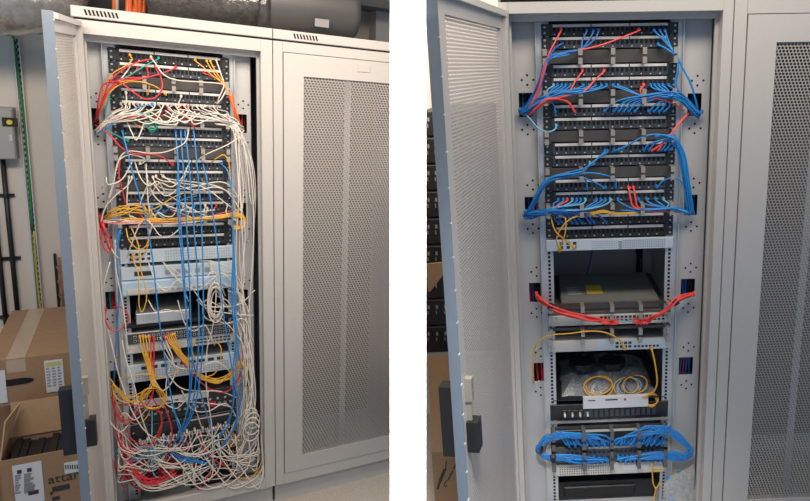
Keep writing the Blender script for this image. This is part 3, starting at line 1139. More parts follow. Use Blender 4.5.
# ------------------------------------------------------------------ cables
HEAP, FAN = {}, {}


def cable(room, pts, colr, label, group=None, r=0.0031, plug0=True, plug1=False, name='patch_cable', seg=5, stuff=False):
    if colr == 'yellow':
        name = 'fibre_lead'
    P = []
    for i, p in enumerate(pts):
        off = p[2] if len(p) > 2 else 0.035
        P.append(room.px(p[0], p[1], -off))
    plugs = []
    if plug0:
        plugs.append(P[0].copy())
        P.insert(1, P[0] + Vector((0, -0.022, -0.003)))
        P[0] = P[0] + Vector((0, -0.012, 0))
    if plug1:
        plugs.append(P[-1].copy())
        e = P[-1]
        P[-1] = e + Vector((0, -0.022, -0.003))
        P.append(e + Vector((0, -0.012, 0)))
    if stuff:
        HEAP.setdefault((room, colr), MB()).tube(spline(P, seg), r)
        return None
    mb = MB()
    mb.tube(spline(P, seg), r)
    o = solo(room, name, mb, CABLE[colr], label, 'cable', group, True)
    if group and plug0:
        FAN.setdefault(group, []).append((pts[0][0], o))
    for q in plugs:
        b = MB()
        b.box(q.x - 0.0048, q.x + 0.0048, q.y - 0.018, q.y + 0.006, q.z - 0.0045, q.z + 0.0045, 0.001)
        b.box(q.x - 0.0022, q.x + 0.0022, q.y - 0.012, q.y + 0.004, q.z + 0.0045, q.z + 0.0068)
        part(o, 'plug', b, CABLE[colr])
    return o


def J(s):
    return random.uniform(-s, s)


def route(pts, s=0.8, so=0.006):
    """copy of a route with every inner waypoint nudged, so strands of a bundle lie side by side"""
    s, so = s * 1.4, so * 1.3
    dx, dy, do = J(s), J(s), J(so)
    return [(p[0] + dx + J(s * 0.4), p[1] + dy + J(s * 0.4), max(0.012, (p[2] if len(p) > 2 else 0.035) + do + J(so * 0.3))) for p in pts]


PORT = 0.010
TR_ = 'tidy rack'
# ---- tidy rack, top rows
via = [(565, 53, .05), (549, 58, .055), (544, 70, .05), (539, 88, .045), (531, 102, .035), (523, 111, .02), (521, 109, -.03)]
g = 'blue strands curving into the upper left cutout'
lab = 'blue cable from top rows to upper left cutout, tidy'
for x in (586.5, 593, 598):
    cable(R, [(x, 30.5, PORT), (x - 4, 40, .04), (580, 50, .05)] + route(via), 'navy', lab, g)
for x in (562, 563):
    cable(R, [(562, 43, PORT), (555, 48, .04)] + route(via[1:]), 'navy', lab, g)
for k in range(4):
    cable(R, [(578 - k, 50 + k * .5, .03)] + route(via, 1.4, .01), 'blue' if k % 2 else 'navy', lab, g, plug0=False, stuff=True)
cable(R, [(561, 29.5, PORT), (555, 42, .045), (549, 54, .06), (542, 78, .06), (536, 97, .05), (527, 111, .025), (524, 112, -.02)], 'coral',
      'red cable from the far left port of the top panel, tidy rack')
cable(R, [(638, 30, PORT), (618, 39, .04), (598, 46, .05), (580, 50, .05), (560, 54, .05), (547, 60, .06), (540, 84, .055), (533, 101, .045), (525, 112, .02), (523, 112, -.02)], 'coral',
      'long red cable sloping down-left from the top panel, tidy rack')
g = 'blue strands dropping at the upper right of the tidy rack'
lab = 'blue cable dropping at the upper right of the tidy rack'
for i, x in enumerate((653.5, 659, 664)):
    tail = [(684, 70, .05), (692, 85, .05), (697, 102, .04), (699, 113, .02), (698, 112, -.03)] if i < 2 else [(678, 75, .05), (677, 90, .05), (682, 100, .04), (695, 113, .02), (695, 112, -.03)]
    cable(R, [(x, 30.5, PORT), (668 + i, 45, .04), (677, 57, .05)] + route(tail), 'blue', lab, g)
for k in range(3):
    cable(R, [(657.5, 44.5, PORT), (667, 49, .04), (677, 58, .05)] + route([(678, 72, .05), (676, 84, .05), (680, 95, .04), (690, 104, .03), (697, 112, .02), (697, 111, -.03)]), 'blue', lab, g, plug0=(k == 0))

# row of the second organiser
via = [(579, 91, .055), (562, 93, .055), (547, 97, .055), (536, 103, .04), (524, 112, .02), (521, 110, -.03)]
g = 'blue strands of the second organiser, left'
lab = 'blue cable running left in the tidy second organiser'
for x in (553.5, 557.5, 561.5, 565.5, 570):
    cable(R, [(x, 85, PORT), (x - 6, 90, .04)] + route([(548, 95, .055), (538, 102, .045), (524, 112, .02), (521, 110, -.03)], 1.2, .01), 'sky' if x < 556 else 'blue', lab, g)
for x in (583, 589, 595, 601, 606):
    cable(R, [(x, 85, PORT), (x - 7, 89, .04)] + route(via, 1.5, .01), 'blue', lab, g)
for k in range(5):
    cable(R, [(577, 92, .04)] + route(via[1:], 2.2, .012), 'blue' if k % 2 else 'navy', lab, g, plug0=False, stuff=True)
cable(R, [(582, 70.5, PORT), (576, 80, .04), (569, 91, .055), (555, 98, .06), (540, 106, .05), (528, 114, .02), (526, 113, -.02)], 'coral', 'red cable from the left third of the third panel, tidy rack')
cable(R, [(603.5, 70.5, PORT), (595, 80, .04), (584, 91, .055), (562, 97, .06), (545, 103, .05), (531, 113, .02), (528, 113, -.02)], 'coral', 'red cable from the middle of the third panel, tidy rack')
cable(R, [(574.5, 111, PORT), (568, 102, .045), (556, 98.5, .06), (546, 100, .065), (537, 107, .05), (529, 115, .025), (527, 114, -.02)], 'coral', 'thick red arc rising from the left of the fifth panel, tidy rack', r=0.0042)
cable(R, [(555, 111.5, PORT), (554, 105, .04), (549, 102, .05), (540, 105, .05), (526, 113, .02), (523, 112, -.03)], 'blue', 'short blue hook from the first port of the fifth panel, tidy rack')
cable(R, [(556, 125, PORT), (554, 130, .04), (547, 132, .045), (538, 128, .04), (531, 120, .03), (525, 114, .02), (523, 112, -.03)], 'sky', 'light blue cable bowing below the upper left cutout of the tidy rack')
# right part of the second organiser
tail = [(672, 95, .055), (681, 98, .05), (690, 106, .035), (698, 114, .02), (699, 112, -.03)]
g = 'blue strands of the second organiser, right'
lab = 'blue cable running right in the tidy second organiser'
for x in (612.5, 617.5, 650, 654, 658, 662, 668):
    mid = [(640, 95, .05), (657, 95, .055)] if x < 630 else [(x + 5, 89, .04)]
    cable(R, [(x, 85, PORT)] + ([(x + 10, 89, .04)] if x < 630 else []) + mid + route(tail, 1.6, .01), 'blue', lab, g)
for x in (604, 613, 618, 623, 628, 634, 648, 653, 658, 663):
    cable(R, [(x, 110.5, PORT), (x + 7, 105, .04), (min(x + 22, 666), 98.5, .05)] + route(tail, 1.6, .01), 'blue', lab, g)
for k in range(6):
    cable(R, [(640 + 3 * k, 96 + J(2), .045)] + route(tail, 2.6, .012), 'blue' if k % 2 else 'navy', lab, g, plug0=False, stuff=True)
cable(R, [(643, 84.5, PORT), (640.5, 90, .045), (644, 97, .05), (660, 99, .05), (672, 103, .045), (684, 111, .03)], 'coral', 'short red hook in the right part of the second organiser, tidy rack')
# red lead below the upper right cutout
for k, (x, y) in enumerate(((651, 149), (657, 149))):
    cable(R, [(x, y, PORT), (664, 142, .04), (671, 134, .055), (678, 125, .05), (686, 116, .03), (691, 112, .01), (692, 110, -.03)], 'coral',
          'red cable climbing to the upper right cutout, tidy rack', 'pair of red cables below the right cutout', r=0.0036)
# seventh panel, right-hand drop
drop = [(670, 136, .055), (677, 142, .055), (683, 157, .05), (687, 180, .045), (690, 203, .03), (692, 213, .02), (692, 211, -.03)]
g = 'blue strands hanging beside the right rail'
lab = 'blue cable hanging beside the right rail of the tidy rack'
for x in (613.5, 618.5):
    cable(R, [(x, 149.5, PORT), (628, 145, .04), (643, 137, .05), (655, 134.5, .055)] + route(drop, 1.2), 'blue', lab, g)
for i, x in enumerate((643, 648, 660, 664, 668)):
    cable(R, [(x, 149, PORT), (x + 6, 144, .04), (665 + i * .6, 139, .05)] + route([(d[0] + (i - 2) * 1.6, d[1], d[2]) for d in drop], 0.8), 'blue', lab, g)
for k in range(3):
    cable(R, [(655, 136 + k, .04)] + route([(d[0] - 2.5 + 2 * k, d[1], d[2]) for d in drop], .7), 'blue', lab, g, plug0=False, stuff=True)
# seventh panel, left-hand bunch
via = [(582, 171.5, .055), (566, 175, .055), (551, 179, .055), (543, 186, .05), (535, 200, .035), (529, 213, .02), (527, 211, -.03)]
g = 'blue strands sweeping to the middle left cutout'
lab = 'blue cable sweeping left in the tidy fourth organiser'
for k in range(4):
    cable(R, [(604.5 + k * .8, 150.5, PORT), (598, 158, .035), (590, 165, .045)] + route(via, 1.3, .01), 'blue', lab, g, plug0=(k in (0, 3)))
for k in range(2):
    cable(R, [(589.5 + k * 4, 162.5, PORT), (587, 167, .04)] + route(via, 1.2), 'sky', lab, g)
cable(R, [(586.5, 187, PORT), (586, 181, .04), (580, 177, .05)] + route(via[1:]), 'blue', lab, g)
cable(R, [(605, 186.5, PORT), (596, 183, .04), (584, 178, .05)] + route(via[1:]), 'blue', lab, g)
cable(R, [(615, 186, PORT), (615, 180, .04), (605, 175, .05), (588, 173, .055)] + route(via[1:]), 'blue', lab, g)
for k in range(5):
    cable(R, [(580, 173 + J(3), .04)] + route(via[1:], 1.8, .012), 'navy' if k % 2 else 'blue', lab, g, plug0=False, stuff=True)
cable(R, [(656, 186, PORT), (663, 181, .04), (673, 178, .05), (681, 181, .05), (685, 194, .045), (688, 212, .02), (690, 211, -.03)], 'blue', 'single blue arc from the right of the ninth panel, tidy rack')
for i, x in enumerate((628, 633)):
    cable(R, [(x, 187, PORT), (x + 2.5, 198, .045), (x + 6 - i, 207, .05), (650, 211.5, .05), (666, 211, .05), (680, 212, .03), (689, 213, .0)], 'coral', 'red cable falling from the ninth tidy panel', 'pair of red cables of the ninth panel', r=0.0036)
# tenth panel
via = [(553, 210.5, .055), (545, 212, .05), (535, 213.5, .035), (528, 216, .02), (526, 213, -.03)]
g = 'blue strands of the fifth organiser, left'
lab = 'blue cable fanned left in the tidy fifth organiser'
for x in (558, 563, 572, 576.5, 580.5, 585):
    cable(R, [(x, 199, PORT), (x - 5, 204.5, .04)] + route([(556, 209, .05)] + via, 1.2, .01), 'sky' if x in (572, 585) else 'blue', lab, g)
for x in (596, 600.5, 605, 610):
    cable(R, [(x, 199, PORT), (x - 8, 206, .04), (582, 210, .055), (566, 210.5, .055)] + route(via, 1.2, .01), 'blue' if x < 608 else 'sky', lab, g)
cable(R, [(567, 199, PORT), (561, 204, .045), (553, 208, .055)] + via[1:], 'coral', 'short red cable at the left of the tenth panel, tidy rack')
for x in (559, 563, 572, 577, 582, 590, 594, 606):
    cable(R, [(x, 221.5, PORT), (x - 5, 217, .035), (max(x - 18, 556), 213, .05)] + route(via, 1.3, .01), 'navy', lab, g)
for k in range(6):
    cable(R, [(575 + J(6), 211 + J(2), .045)] + route(via, 2.0, .012), 'blue' if k % 2 else 'navy', lab, g, plug0=False, stuff=True)
tail = [(672, 209, .055), (681, 211, .045), (689, 214, .02), (691, 212, -.03)]
g = 'blue strands of the fifth organiser, right'
lab = 'blue cable gathered right in the tidy fifth organiser'
cable(R, [(617.5, 199, PORT), (623, 204, .045), (633, 208.5, .05), (650, 210, .055)] + route(tail), 'blue', lab, g)
for x in (646, 655, 663, 638):
    cable(R, [(x, 198.5, PORT), (x + 6, 204, .045), (667, 208, .05)] + route(tail), 'blue' if x != 663 else 'sky', lab, g)
for k in range(4):
    cable(R, [(620 + 8 * k, 210 + J(1), .045), (655, 210 + J(1.5), .05)] + route(tail, 1.4), 'blue', lab, g, plug0=False, stuff=True)
# yellow leads of the fifth organiser
for k in range(3):
    cable(R, [(580 + 2 * k, 214 + k, .03), (592, 212.5 + k, .05), (604, 210.5 + k, .055), (613, 213 + k * .6, .055), (626, 213 + k * .5, .055), (641, 212 + k * .5, .04)], 'yellow',
          'yellow fibre lead lying in the fifth organiser of the tidy rack', 'yellow fibre leads of the fifth organiser', r=0.0026, plug0=False)
cable(R, [(574, 246, PORT), (565, 240, .05), (556, 232, .06), (552, 222, .05), (551.5, 216, .04)], 'yellow', 'yellow lead looping along the left rail down to the pale server, tidy rack', r=0.0028)
cable(R, [(560.5, 248.5, PORT), (556.5, 241, .05), (560, 230, .06), (569, 220, .055), (580, 215, .04)], 'yellow', 'yellow lead leaning right above the pale server, tidy rack', r=0.0028)
cable(R, [(559, 249, PORT), (562, 242, .05), (565, 234, .06), (566, 224, .055), (565, 216, .04)], 'yellow', 'yellow lead rising straight above the pale server, tidy rack', r=0.0028)
# red bundles of the first switch
g = 'red strands of the left half of the switch'
lab = 'red cable of the left sagging bundle, tidy rack switch'
for k in range(9):
    x = 604 + k * 1.6
    cable(R, [(x, 320.5 + (k % 2), .018), (x - 6, 321 + J(1), .035)] + route([(590, 318.5, .045), (573, 315, .05), (558, 310.5, .055), (549, 306, .05), (542, 301, .035), (538, 297, .01), (537, 294, -.03)], 1.7, .014), 'coral', lab, g, r=0.0036, seg=4)
g = 'red strands of the right half of the switch'
lab = 'red cable of the right rising bundle, tidy rack switch'
for k in range(8):
    x = 634.5 + k * 1.6
    cable(R, [(x, 320 + (k % 2), .018), (x + 6, 320.5 + J(1), .035)] + route([(652, 318, .045), (662, 313, .05), (670, 307, .055), (676, 301.5, .05), (684, 297, .035), (691, 295, .01), (692, 293, -.03)], 1.7, .014), 'coral', lab, g, r=0.0036, seg=4)
cable(R, [(646, 321, .02), (657, 317, .05), (667, 310, .06), (676, 302.5, .055), (684, 298, .03), (690, 296, -.02)], 'yellow', 'thin orange lead among the right red bundle, tidy rack', r=0.0022, plug0=False)


def tie(room, x, y, off, r, tilt, label):
    c = room.px(x, y, -off)
    mb = MB()
    d = Vector((math.cos(tilt), 0, math.sin(tilt))) * 0.011
    pts = [c - d, c - d * .9, c + d * .9, c + d]
    mb.tube(pts, r, 12, True, [r * .9, r, r, r * .9])
    return solo(room, 'cable_tie', mb, black, label, 'cable tie', None, True)


tie(R, 550.5, 306.5, .05, .0135, -0.45, 'black hook-and-loop tie round the left red bundle')
tie(R, 675.5, 302, .055, .0135, 0.6, 'black hook-and-loop tie round the right red bundle')
# orange lead of the second switch
cable(R, [(624, 346.5, .014), (620, 341, .045), (612, 335, .055), (600, 331.5, .055), (585, 331.5, .055), (570, 333.5, .05), (552, 335, .05), (540, 340, .045), (534.5, 350, .04), (533, 365, .035), (533.5, 381, .02), (534, 380, -.02)], 'yellow',
      'orange lead arching left from the second switch of the tidy rack', r=0.0030)
cable(R, [(651, 347.5, .014), (653.5, 356, .04), (656, 370, .045), (657, 384, .04), (652, 393, .03), (643, 397, .02), (633, 396, .0)], 'yellow', 'pale yellow lead hanging from the second switch over the bag', r=0.0036)
# coiled yellow fibre on the tray
for k in range(4):
    c = R.px(599, 390 - k * .6, 0.02 + .02 * k)
    mb = MB()
    jx, jz = J(.008), J(.006)
    mb.tube([(c.x + jx + (0.06 - .006 * k) * math.cos(a), c.y + 0.035 * math.sin(a), c.z + jz + 0.014 + (0.028 - .004 * k) * math.sin(a + .3 * k)) for a in [i * math.pi / 12 for i in range(25)]], 0.0027)
    solo(R, 'fibre_coil', mb, CABLE['yellow'], 'coiled yellow fibre lead on the tray above the label bar', 'cable', 'turns of the yellow fibre coil', True)
for k in range(5):
    c = R.px(626 + k * 3, 389 + J(1.5), 0.03)
    mb = MB()
    mb.tube([(c.x + 0.05 * math.cos(a), c.y + 0.03 * math.sin(a), c.z + 0.012 + 0.025 * math.sin(a + .3) + .003 * k) for a in [i * math.pi / 12 for i in range(25)]], 0.0022)
    solo(R, 'fibre_coil', mb, CABLE[('yellow', 'sky', 'black', 'yellow', 'black')[k]], 'thin %s fibre loop on the tray right of the yellow coil' % ('yellow', 'pale blue', 'black', 'yellow', 'black')[k], 'cable', 'thin fibre loops on the tray', True)
for k in range(3):
    c = R.px(651, 399 + k, 0.0)
    mb = MB()
    mb.tube([(c.x + (0.03 - .004 * k) * math.cos(a), c.y + 0.015 * math.sin(a), c.z + 0.018 * math.sin(a)) for a in [i * math.pi / 10 for i in range(21)]], 0.0025)
    solo(R, 'fibre_coil', mb, CABLE['yellow'], 'small amber fibre curl at the right end of the label bar', 'cable', 'amber fibre curls', True)
# bottom blue bundles
gl, gr = 'blue strands looping at the bottom left', 'blue strands looping at the bottom right'
for k in range(16):
    xa = 566 + k * 3.0
    xb = 568 + k * 2.6
    j = J(1.0)
    cable(R, [(xa, 441 + (k % 2) * 2, .02), (xa - 5, 437 + J(3.4), .045), (min(xa - 10, 572), 434.5 + J(3.7), .06), (556, 436 + J(4.2), .06), (545, 440 + J(4.2), .055), (538.5 + J(2.6), 448, .045 + J(.02)), (542, 455 + J(1.5), .05), (552, 457.5 + J(3.4), .055),
              (min(xb - 6, 575), 459 + J(4.2), .055), (xb - 2, 461 + J(1.5), .04), (xb, 457.5 + (k % 2) * 2, .02)], ('blue', 'blue', 'navy')[k % 3],
          'blue cable looping left between the tidy bottom switches', gl, plug1=True, seg=4, r=.0034)
for k in range(20):
    xa = 613 + k * 2.5
    xb = 618 + k * 2.3
    cable(R, [(xa, 440 + (k % 2) * 2, .02), (xa + 5, 438 + J(4.2), .045), (max(xa + 10, 645), 431 + J(5.1), .06), (664, 430 + J(4.2), .06), (676, 435 + J(5.1), .055), (685 + J(3.4), 444, .05), (690 + J(3.4), 452 + J(3.4), .045 + J(.02)), (684, 457 + J(3.4), .05), (674, 456 + J(5.1), .055),
              (max(xb + 6, 655), 455 + J(5.1), .055), (xb + 2, 459 + J(1.5), .04), (xb, 456 + (k % 2) * 2, .02)], ('blue', 'blue', 'navy')[k % 3],
          'blue cable looping right between the tidy bottom switches', gr, plug1=True, seg=4, r=.0034)
tie(R, 539.5, 449, .045, .016, 1.4, 'black tie round the bend of the bottom left blue bundle')
tie(R, 553, 457.5, .055, .016, 0.0, 'black tie round the lower run of the bottom left blue bundle')
cable(R, [(653, 461, .03), (652.5, 470, .03), (653, 482, .03), (656, 488, .03), (660, 482, .03)], 'yellow', 'short yellow lead dangling below the bottom switches, tidy rack', r=.0028, plug0=False)
cable(R, [(656, 487, .03), (655, 493, .03), (652, 503, .03)], 'yellow', 'yellow lead end at the very bottom of the tidy rack', r=.0028, plug0=False)

# strands seen through the cutouts, inside the cabinet
for (room, cuts, W, nm, tot) in ((R, cutsRL + cutsRR, WR, 'tidy', 5), (L, cutsLL + cutsLR, WL, 'tangled', 4)):
    for ci, (a, b, c, d) in enumerate(cuts):
        for k in range(tot):
            xx = a + (b - a) * (k + .5) / tot
            colr = random.choice(['navy', 'black', 'black', 'red', 'navy', 'black'] if nm == 'tidy' else ['red', 'black', 'teal', 'black'])
            HEAP.setdefault((room, colr), MB()).tube(spline([(xx + J(.01), 0.045 + J(.01), d + 0.06), (xx, 0.05, (c + d) / 2), (xx + J(.012), 0.045 + J(.01), c - 0.06)], 3), 0.0045)
        bk = MB()
        bk.box(a - .02, b + .02, 0.075, 0.078, c - .02, d + .02)
        par = cabR if nm == 'tidy' else cabL
        part(par, 'cutout_shade_sheet', bk, black)  # black sheet added for the dark interior seen through the cutout
# ---- tangled rack: leads that can be told apart
TG = 'tangled rack'


def LC(pts, colr, label, group=None, **k):
    k['r'] = k.get('r', 0.0031) * 0.86
    return cable(L, pts, colr, label, group, **k)


# long blue leads hanging in front of everything
g, lab = 'long blue leads hanging down the middle of the tangled rack', 'long blue cable hanging in front of the tangled rack'
blues = [
    [(122.5, 131), (127, 150, .07), (134, 178, .10), (145, 215, .11), (153, 262, .11), (158, 310, .11), (165, 360, .11), (172, 400, .11), (180, 432, .10), (186, 452, .06)],
    [(175.5, 131.5), (178, 165, .08), (180, 215, .11), (184, 268, .11), (187, 330, .11), (190, 380, .11), (186, 415, .10), (178, 440, .06)],
    [(180.5, 131.5), (183, 165, .08), (186, 215, .11), (189, 270, .12), (191, 330, .12), (192, 375, .12), (187, 412, .10), (176, 441, .06)],
    [(185, 131.5), (189, 165, .08), (193, 215, .12), (197, 270, .12), (199, 330, .12), (196, 378, .12), (190, 415, .10), (174, 444, .06)],
    [(193.5, 131.5), (197, 165, .08), (201, 215, .12), (203, 270, .12), (203, 335, .12), (199, 385, .12), (190, 420, .10), (171, 447, .06)],
    [(178, 164.5), (177, 195, .07), (180, 240, .11), (185, 300, .11), (190, 345, .11), (200, 390, .10), (210, 425, .08), (213, 440, .06)],
    [(203, 164.5), (208, 185, .07), (214, 222, .10), (219, 262, .11), (223, 310, .11), (229, 350, .11), (235, 385, .10), (238, 410, .08), (228, 440, .07), (205, 456, .06)],
    [(221, 163), (228, 172, .06), (232, 195, .09), (233, 240, .10), (234, 300, .10), (236, 350, .10), (235, 390, .10), (228, 425, .08), (212, 447, .06)],
    [(232, 205, .07), (233, 250, .10), (232, 305, .10), (238, 345, .10), (242, 385, .09), (236, 425, .08), (222, 445, .06)],
    [(233, 230, .08), (235, 275, .10), (236, 330, .10), (233, 375, .10), (232, 410, .08), (218, 438, .06)],
]
for i, b in enumerate(blues):
    b = [(p[0], p[1], p[2] if len(p) > 2 else PORT) for p in b]
    LC(b, 'blue', lab, g, r=.0035, plug0=i < 8)
LC([(121, 228, .05), (117, 255, .05), (119, 290, .05), (117, 330, .05), (115, 360, .04), (114, 385, .0)], 'blue', 'blue cable running down along the left rail of the tangled rack', plug0=False, r=.0035)
LC([(123, 226, .03), (119, 232, .05), (117, 245, .06)], 'blue', 'short blue bend under the yellow bundle, tangled rack', plug0=False, r=.0038)
LC([(152, 206, .02), (162, 213, .05), (174, 205, .06), (186, 198, .05), (197, 196, .03)], 'blue', 'blue cable crossing the tenth panel of the tangled rack')
LC([(152, 104, PORT), (142, 106, .04), (132, 110, .05), (120, 118, .06), (104, 130, .05), (95, 134, .02)], 'blue', 'blue cable in the white thicket of the fourth panel, tangled rack')

# red leads
RED = [
    ([(152, 58, PORT), (138, 62, .05), (122, 70, .06), (110, 82, .06), (103, 98, .05), (98, 115, .03), (95, 122, -.02)], 'red cable from the top panel to the upper left cutout, tangled rack'),
    ([(175.5, 67, PORT), (160, 74, .05), (140, 79, .06), (118, 82, .06), (106, 96, .055), (99, 113, .03), (96, 122, -.02)], 'thick red cable lying across the first organiser, tangled rack'),
    ([(137.5, 68, PORT), (130, 76, .05), (119, 82, .06), (108, 92, .06), (101, 108, .04), (96, 121, -.02)], 'red cable from the left of the second panel, tangled rack'),
    ([(147, 68, PORT), (148, 76, .05), (140, 78, .06), (118, 80, .06), (104, 100, .06), (97, 118, .02), (95, 122, -.02)], 'red cable hooking under the second panel, tangled rack'),
    ([(156, 68, PORT), (161, 78, .05), (162, 88, .07), (156, 97, .08), (145, 99, .08), (133, 92, .08), (119, 82, .07), (104, 84, .06), (99, 98, .05), (96, 118, .01), (95, 122, -.02)], 'red loop drooping in front of the third panel, tangled rack'),
    ([(203, 72, PORT), (213, 77, .045), (223, 85, .05), (228, 95, .05), (236, 114, .04), (240, 122, -.02)], 'red cable leaving right from the second panel, tangled rack'),
    ([(178.5, 106, PORT), (183, 112, .04), (185, 120, .05), (193, 126, .05), (195, 130, .03)], 'red cable dropping from the fourth panel, tangled rack'),
    ([(187, 106, PORT), (190, 116, .045), (195, 126, .05)], 'short red plug lead right of the fourth panel, tangled rack'),
    ([(167, 106, PORT), (168, 112, .045), (160, 116, .05), (135, 117, .06), (115, 118, .06), (97, 124, .02)], 'red cable buried in the second organiser, tangled rack'),
    ([(173, 164, .015), (162, 157, .05), (150, 154, .055), (135, 154, .055), (122, 148, .06), (110, 135, .05), (101, 128, .04), (95, 125, .0)], 'thick red cable curving to the middle of the seventh panel, tangled rack'),
    ([(120, 158, .05), (119, 175, .06), (123, 193, .06), (126, 205, .05)], 'red cable running down beside the left ears, tangled rack'),
    ([(99, 222, .01), (100, 232, .05), (104, 248, .06), (109, 252, .06), (111, 245, .06), (106, 232, .06), (101, 222, .04), (100, 214, -.01)], 'red loop hanging under the left cutout of the tangled rack'),
    ([(100, 215, -.01), (102, 228, .04), (106, 240, .05), (110, 250, .05), (110, 240, .05), (104, 226, .05), (102, 214, -.01)], 'second red loop hanging under the left cutout of the tangled rack'),
    ([(106, 309, .0), (105, 318, .04), (109, 328, .05), (118, 331, .05), (127, 324, .05), (128, 315, .05), (122, 308, .04), (112, 307, .02)], 'round red loop on the left mounting plate, tangled rack'),
    ([(150, 336, PORT), (151, 350, .05), (152, 366, .06), (154, 385, .07), (150, 400, .07), (140, 412, .07), (125, 420, .07), (115, 410, .06), (112, 395, .03)], 'red cable swinging left below the switch, tangled rack'),
    ([(153.5, 336, PORT), (154, 352, .05), (154, 370, .06), (158, 392, .07), (167, 412, .08), (172, 435, .08), (166, 458, .08), (163, 480, .07)], 'red cable hanging low below the switch, tangled rack'),
    ([(164, 335, PORT), (174, 350, .05), (184, 364, .06), (196, 378, .07), (212, 390, .07), (228, 391, .07), (240, 375, .06), (243, 352, .05), (242, 345, .03)], 'red cable arching to the right below the switch, tangled rack'),
    ([(112, 385, .03), (113, 400, .06), (118, 418, .07), (128, 424, .07), (135, 410, .07), (146, 396, .07), (155, 402, .07), (162, 420, .07), (158, 438, .07), (146, 455, .07), (130, 478, .07), (118, 476, .06), (114, 460, .05)], 'long red cable winding through the lower left of the tangled rack'),
    ([(115, 398, .04), (116, 430, .06), (125, 450, .07), (140, 450, .07)], 'red cable falling along the lower left plate, tangled rack'),
    ([(119, 405, .05), (135, 405, .08), (150, 408, .08), (160, 413, .08), (161, 425, .08), (150, 445, .08), (132, 440, .07), (126, 425, .06)], 'red oval loop under the yellow coil, tangled rack'),
    ([(184, 437, .02), (188, 448, .06), (182, 466, .07), (190, 462, .07), (205, 470, .07), (225, 480, .06)], 'red cable crossing the bottom heap to the right, tangled rack'),
    ([(232, 455, .05), (220, 465, .08), (205, 480, .08), (196, 492, .07)], 'red cable sloping down at the bottom right, tangled rack'),
    ([(199, 433, .02), (202, 445, .06), (212, 458, .08), (228, 468, .08), (238, 476, .07)], 'red cable behind the white loops at the bottom right, tangled rack'),
    ([(128, 440, .05), (132, 458, .08), (122, 478, .08), (125, 492, .07)], 'red cable dropping in the bottom left corner, tangled rack'),
    ([(150, 460, .03), (160, 470, .07), (172, 472, .08), (178, 460, .07), (184, 448, .05)], 'red cable rising from the middle of the bottom heap, tangled rack'),
]
for (p, lb) in RED:
    LC(p, 'red', lb, r=.0035, plug0=(p[0][2] <= PORT + .006))
# red strands matted at the bottom
g, lab = 'red strands matted behind the white heap', 'red cable matted behind the white heap at the bottom of the tangled rack'
for k in range(16):
    x0 = 128 + J(8)
    y0 = 462 + J(14)
    LC([(x0, y0, .03), (x0 + 12, y0 + 10 + J(5), .06), (x0 + 28, y0 + 9 + J(6), .06), (x0 + 42 + J(8), y0 - 2 + J(5), .05), (x0 + 55 + J(10), y0 - 12 + J(6), .03)], 'red', lab, g, plug0=False, seg=4, stuff=True)

# yellow leads
YEL = [
    ([(130, 55, PORT), (132, 60, .05), (125, 66, .06), (112, 74, .06), (106, 85, .05), (100, 108, .04), (96, 122, -.02)], 'yellow cable from the top left of the tangled rack'),
    ([(147.5, 93.5, PORT), (149, 85, .05), (142, 82, .055), (124, 83, .055), (110, 92, .06), (102, 108, .04), (96, 122, -.02)], 'yellow cable hooked from the third panel leftwards, tangled rack'),
    ([(165.5, 94, PORT), (158, 88, .05), (146, 83, .06), (130, 81, .06), (118, 82, .06)], 'yellow cable reaching the middle of the third panel, tangled rack'),
    ([(195, 60, PORT), (203, 67, .05), (213, 76, .055), (224, 84, .055), (229, 92, .05)], 'yellow cable sloping right from the top panel, tangled rack'),
    ([(206.5, 61, PORT), (213, 72, .05), (222, 83, .055), (229, 94, .05), (236, 116, .04), (240, 124, -.02)], 'amber cable right of the top panel, tangled rack'),
    ([(210, 61, PORT), (216, 72, .05), (224, 83, .055), (231, 96, .05), (238, 116, .04), (241, 124, -.02)], 'amber cable at the far right of the top panel, tangled rack'),
    ([(211, 163, .02), (217, 158, .05), (224, 155, .055), (229, 163, .06), (231, 185, .06), (235, 210, .06), (237, 230, .05)], 'yellow cable falling along the right ears of the tangled rack'),
    ([(201, 108, .02), (208, 112, .05), (212, 115, .04)], 'short yellow plug lead in the white thicket, tangled rack'),
    ([(133, 122, .03), (140, 127, .05), (145, 130, .04)], 'yellow lead end left of the fifth panel, tangled rack'),
    ([(196, 195, .02), (185, 193, .06), (172, 198, .07), (158, 207, .07), (146, 211, .06)], 'yellow cable sloping across the ninth panel, tangled rack'),
    ([(126, 228, .04), (129, 240, .07), (138, 249, .08), (146, 246, .08), (149, 235, .07), (149, 226, .04)], 'yellow loop drooping in front of the lowest patch panels, tangled rack'),
    ([(133, 254, .014), (134, 262, .05), (138, 272, .08), (139, 290, .09), (139, 305, .09), (142, 312, .09), (146, 302, .09), (146, 290, .09), (141, 270, .08), (139, 248, .08), (135, 236, .06), (131, 227, .04)], 'long yellow loop hanging in front of the pale appliance, tangled rack'),
    ([(132, 257, .014), (138, 258, .05), (145, 253, .06), (148, 243, .06), (150, 228, .05)], 'yellow lead reaching the pale server from above, tangled rack'),
    ([(193, 342, .015), (192, 350, .04), (196, 360, .05), (203, 366, .05)], 'short yellow plug lead right of the switch, tangled rack'),
    ([(215, 340, .03), (221, 348, .05), (220, 362, .06), (214, 374, .06), (200, 378, .06)], 'yellow arc at the right end of the switch, tangled rack'),
    ([(118, 380, .03), (130, 377, .06), (146, 374, .07), (162, 377, .07), (175, 373, .07), (184, 367, .06)], 'thin yellow lead running across the perforated server, tangled rack'),
]
for (p, lb) in YEL:
    LC(p, 'yellow', lb, r=.0029, plug0=(p[0][2] <= PORT + .006))
g, lab = 'yellow strands of the horizontal bundle', 'yellow cable in the horizontal bundle under the tenth panel, tangled rack'
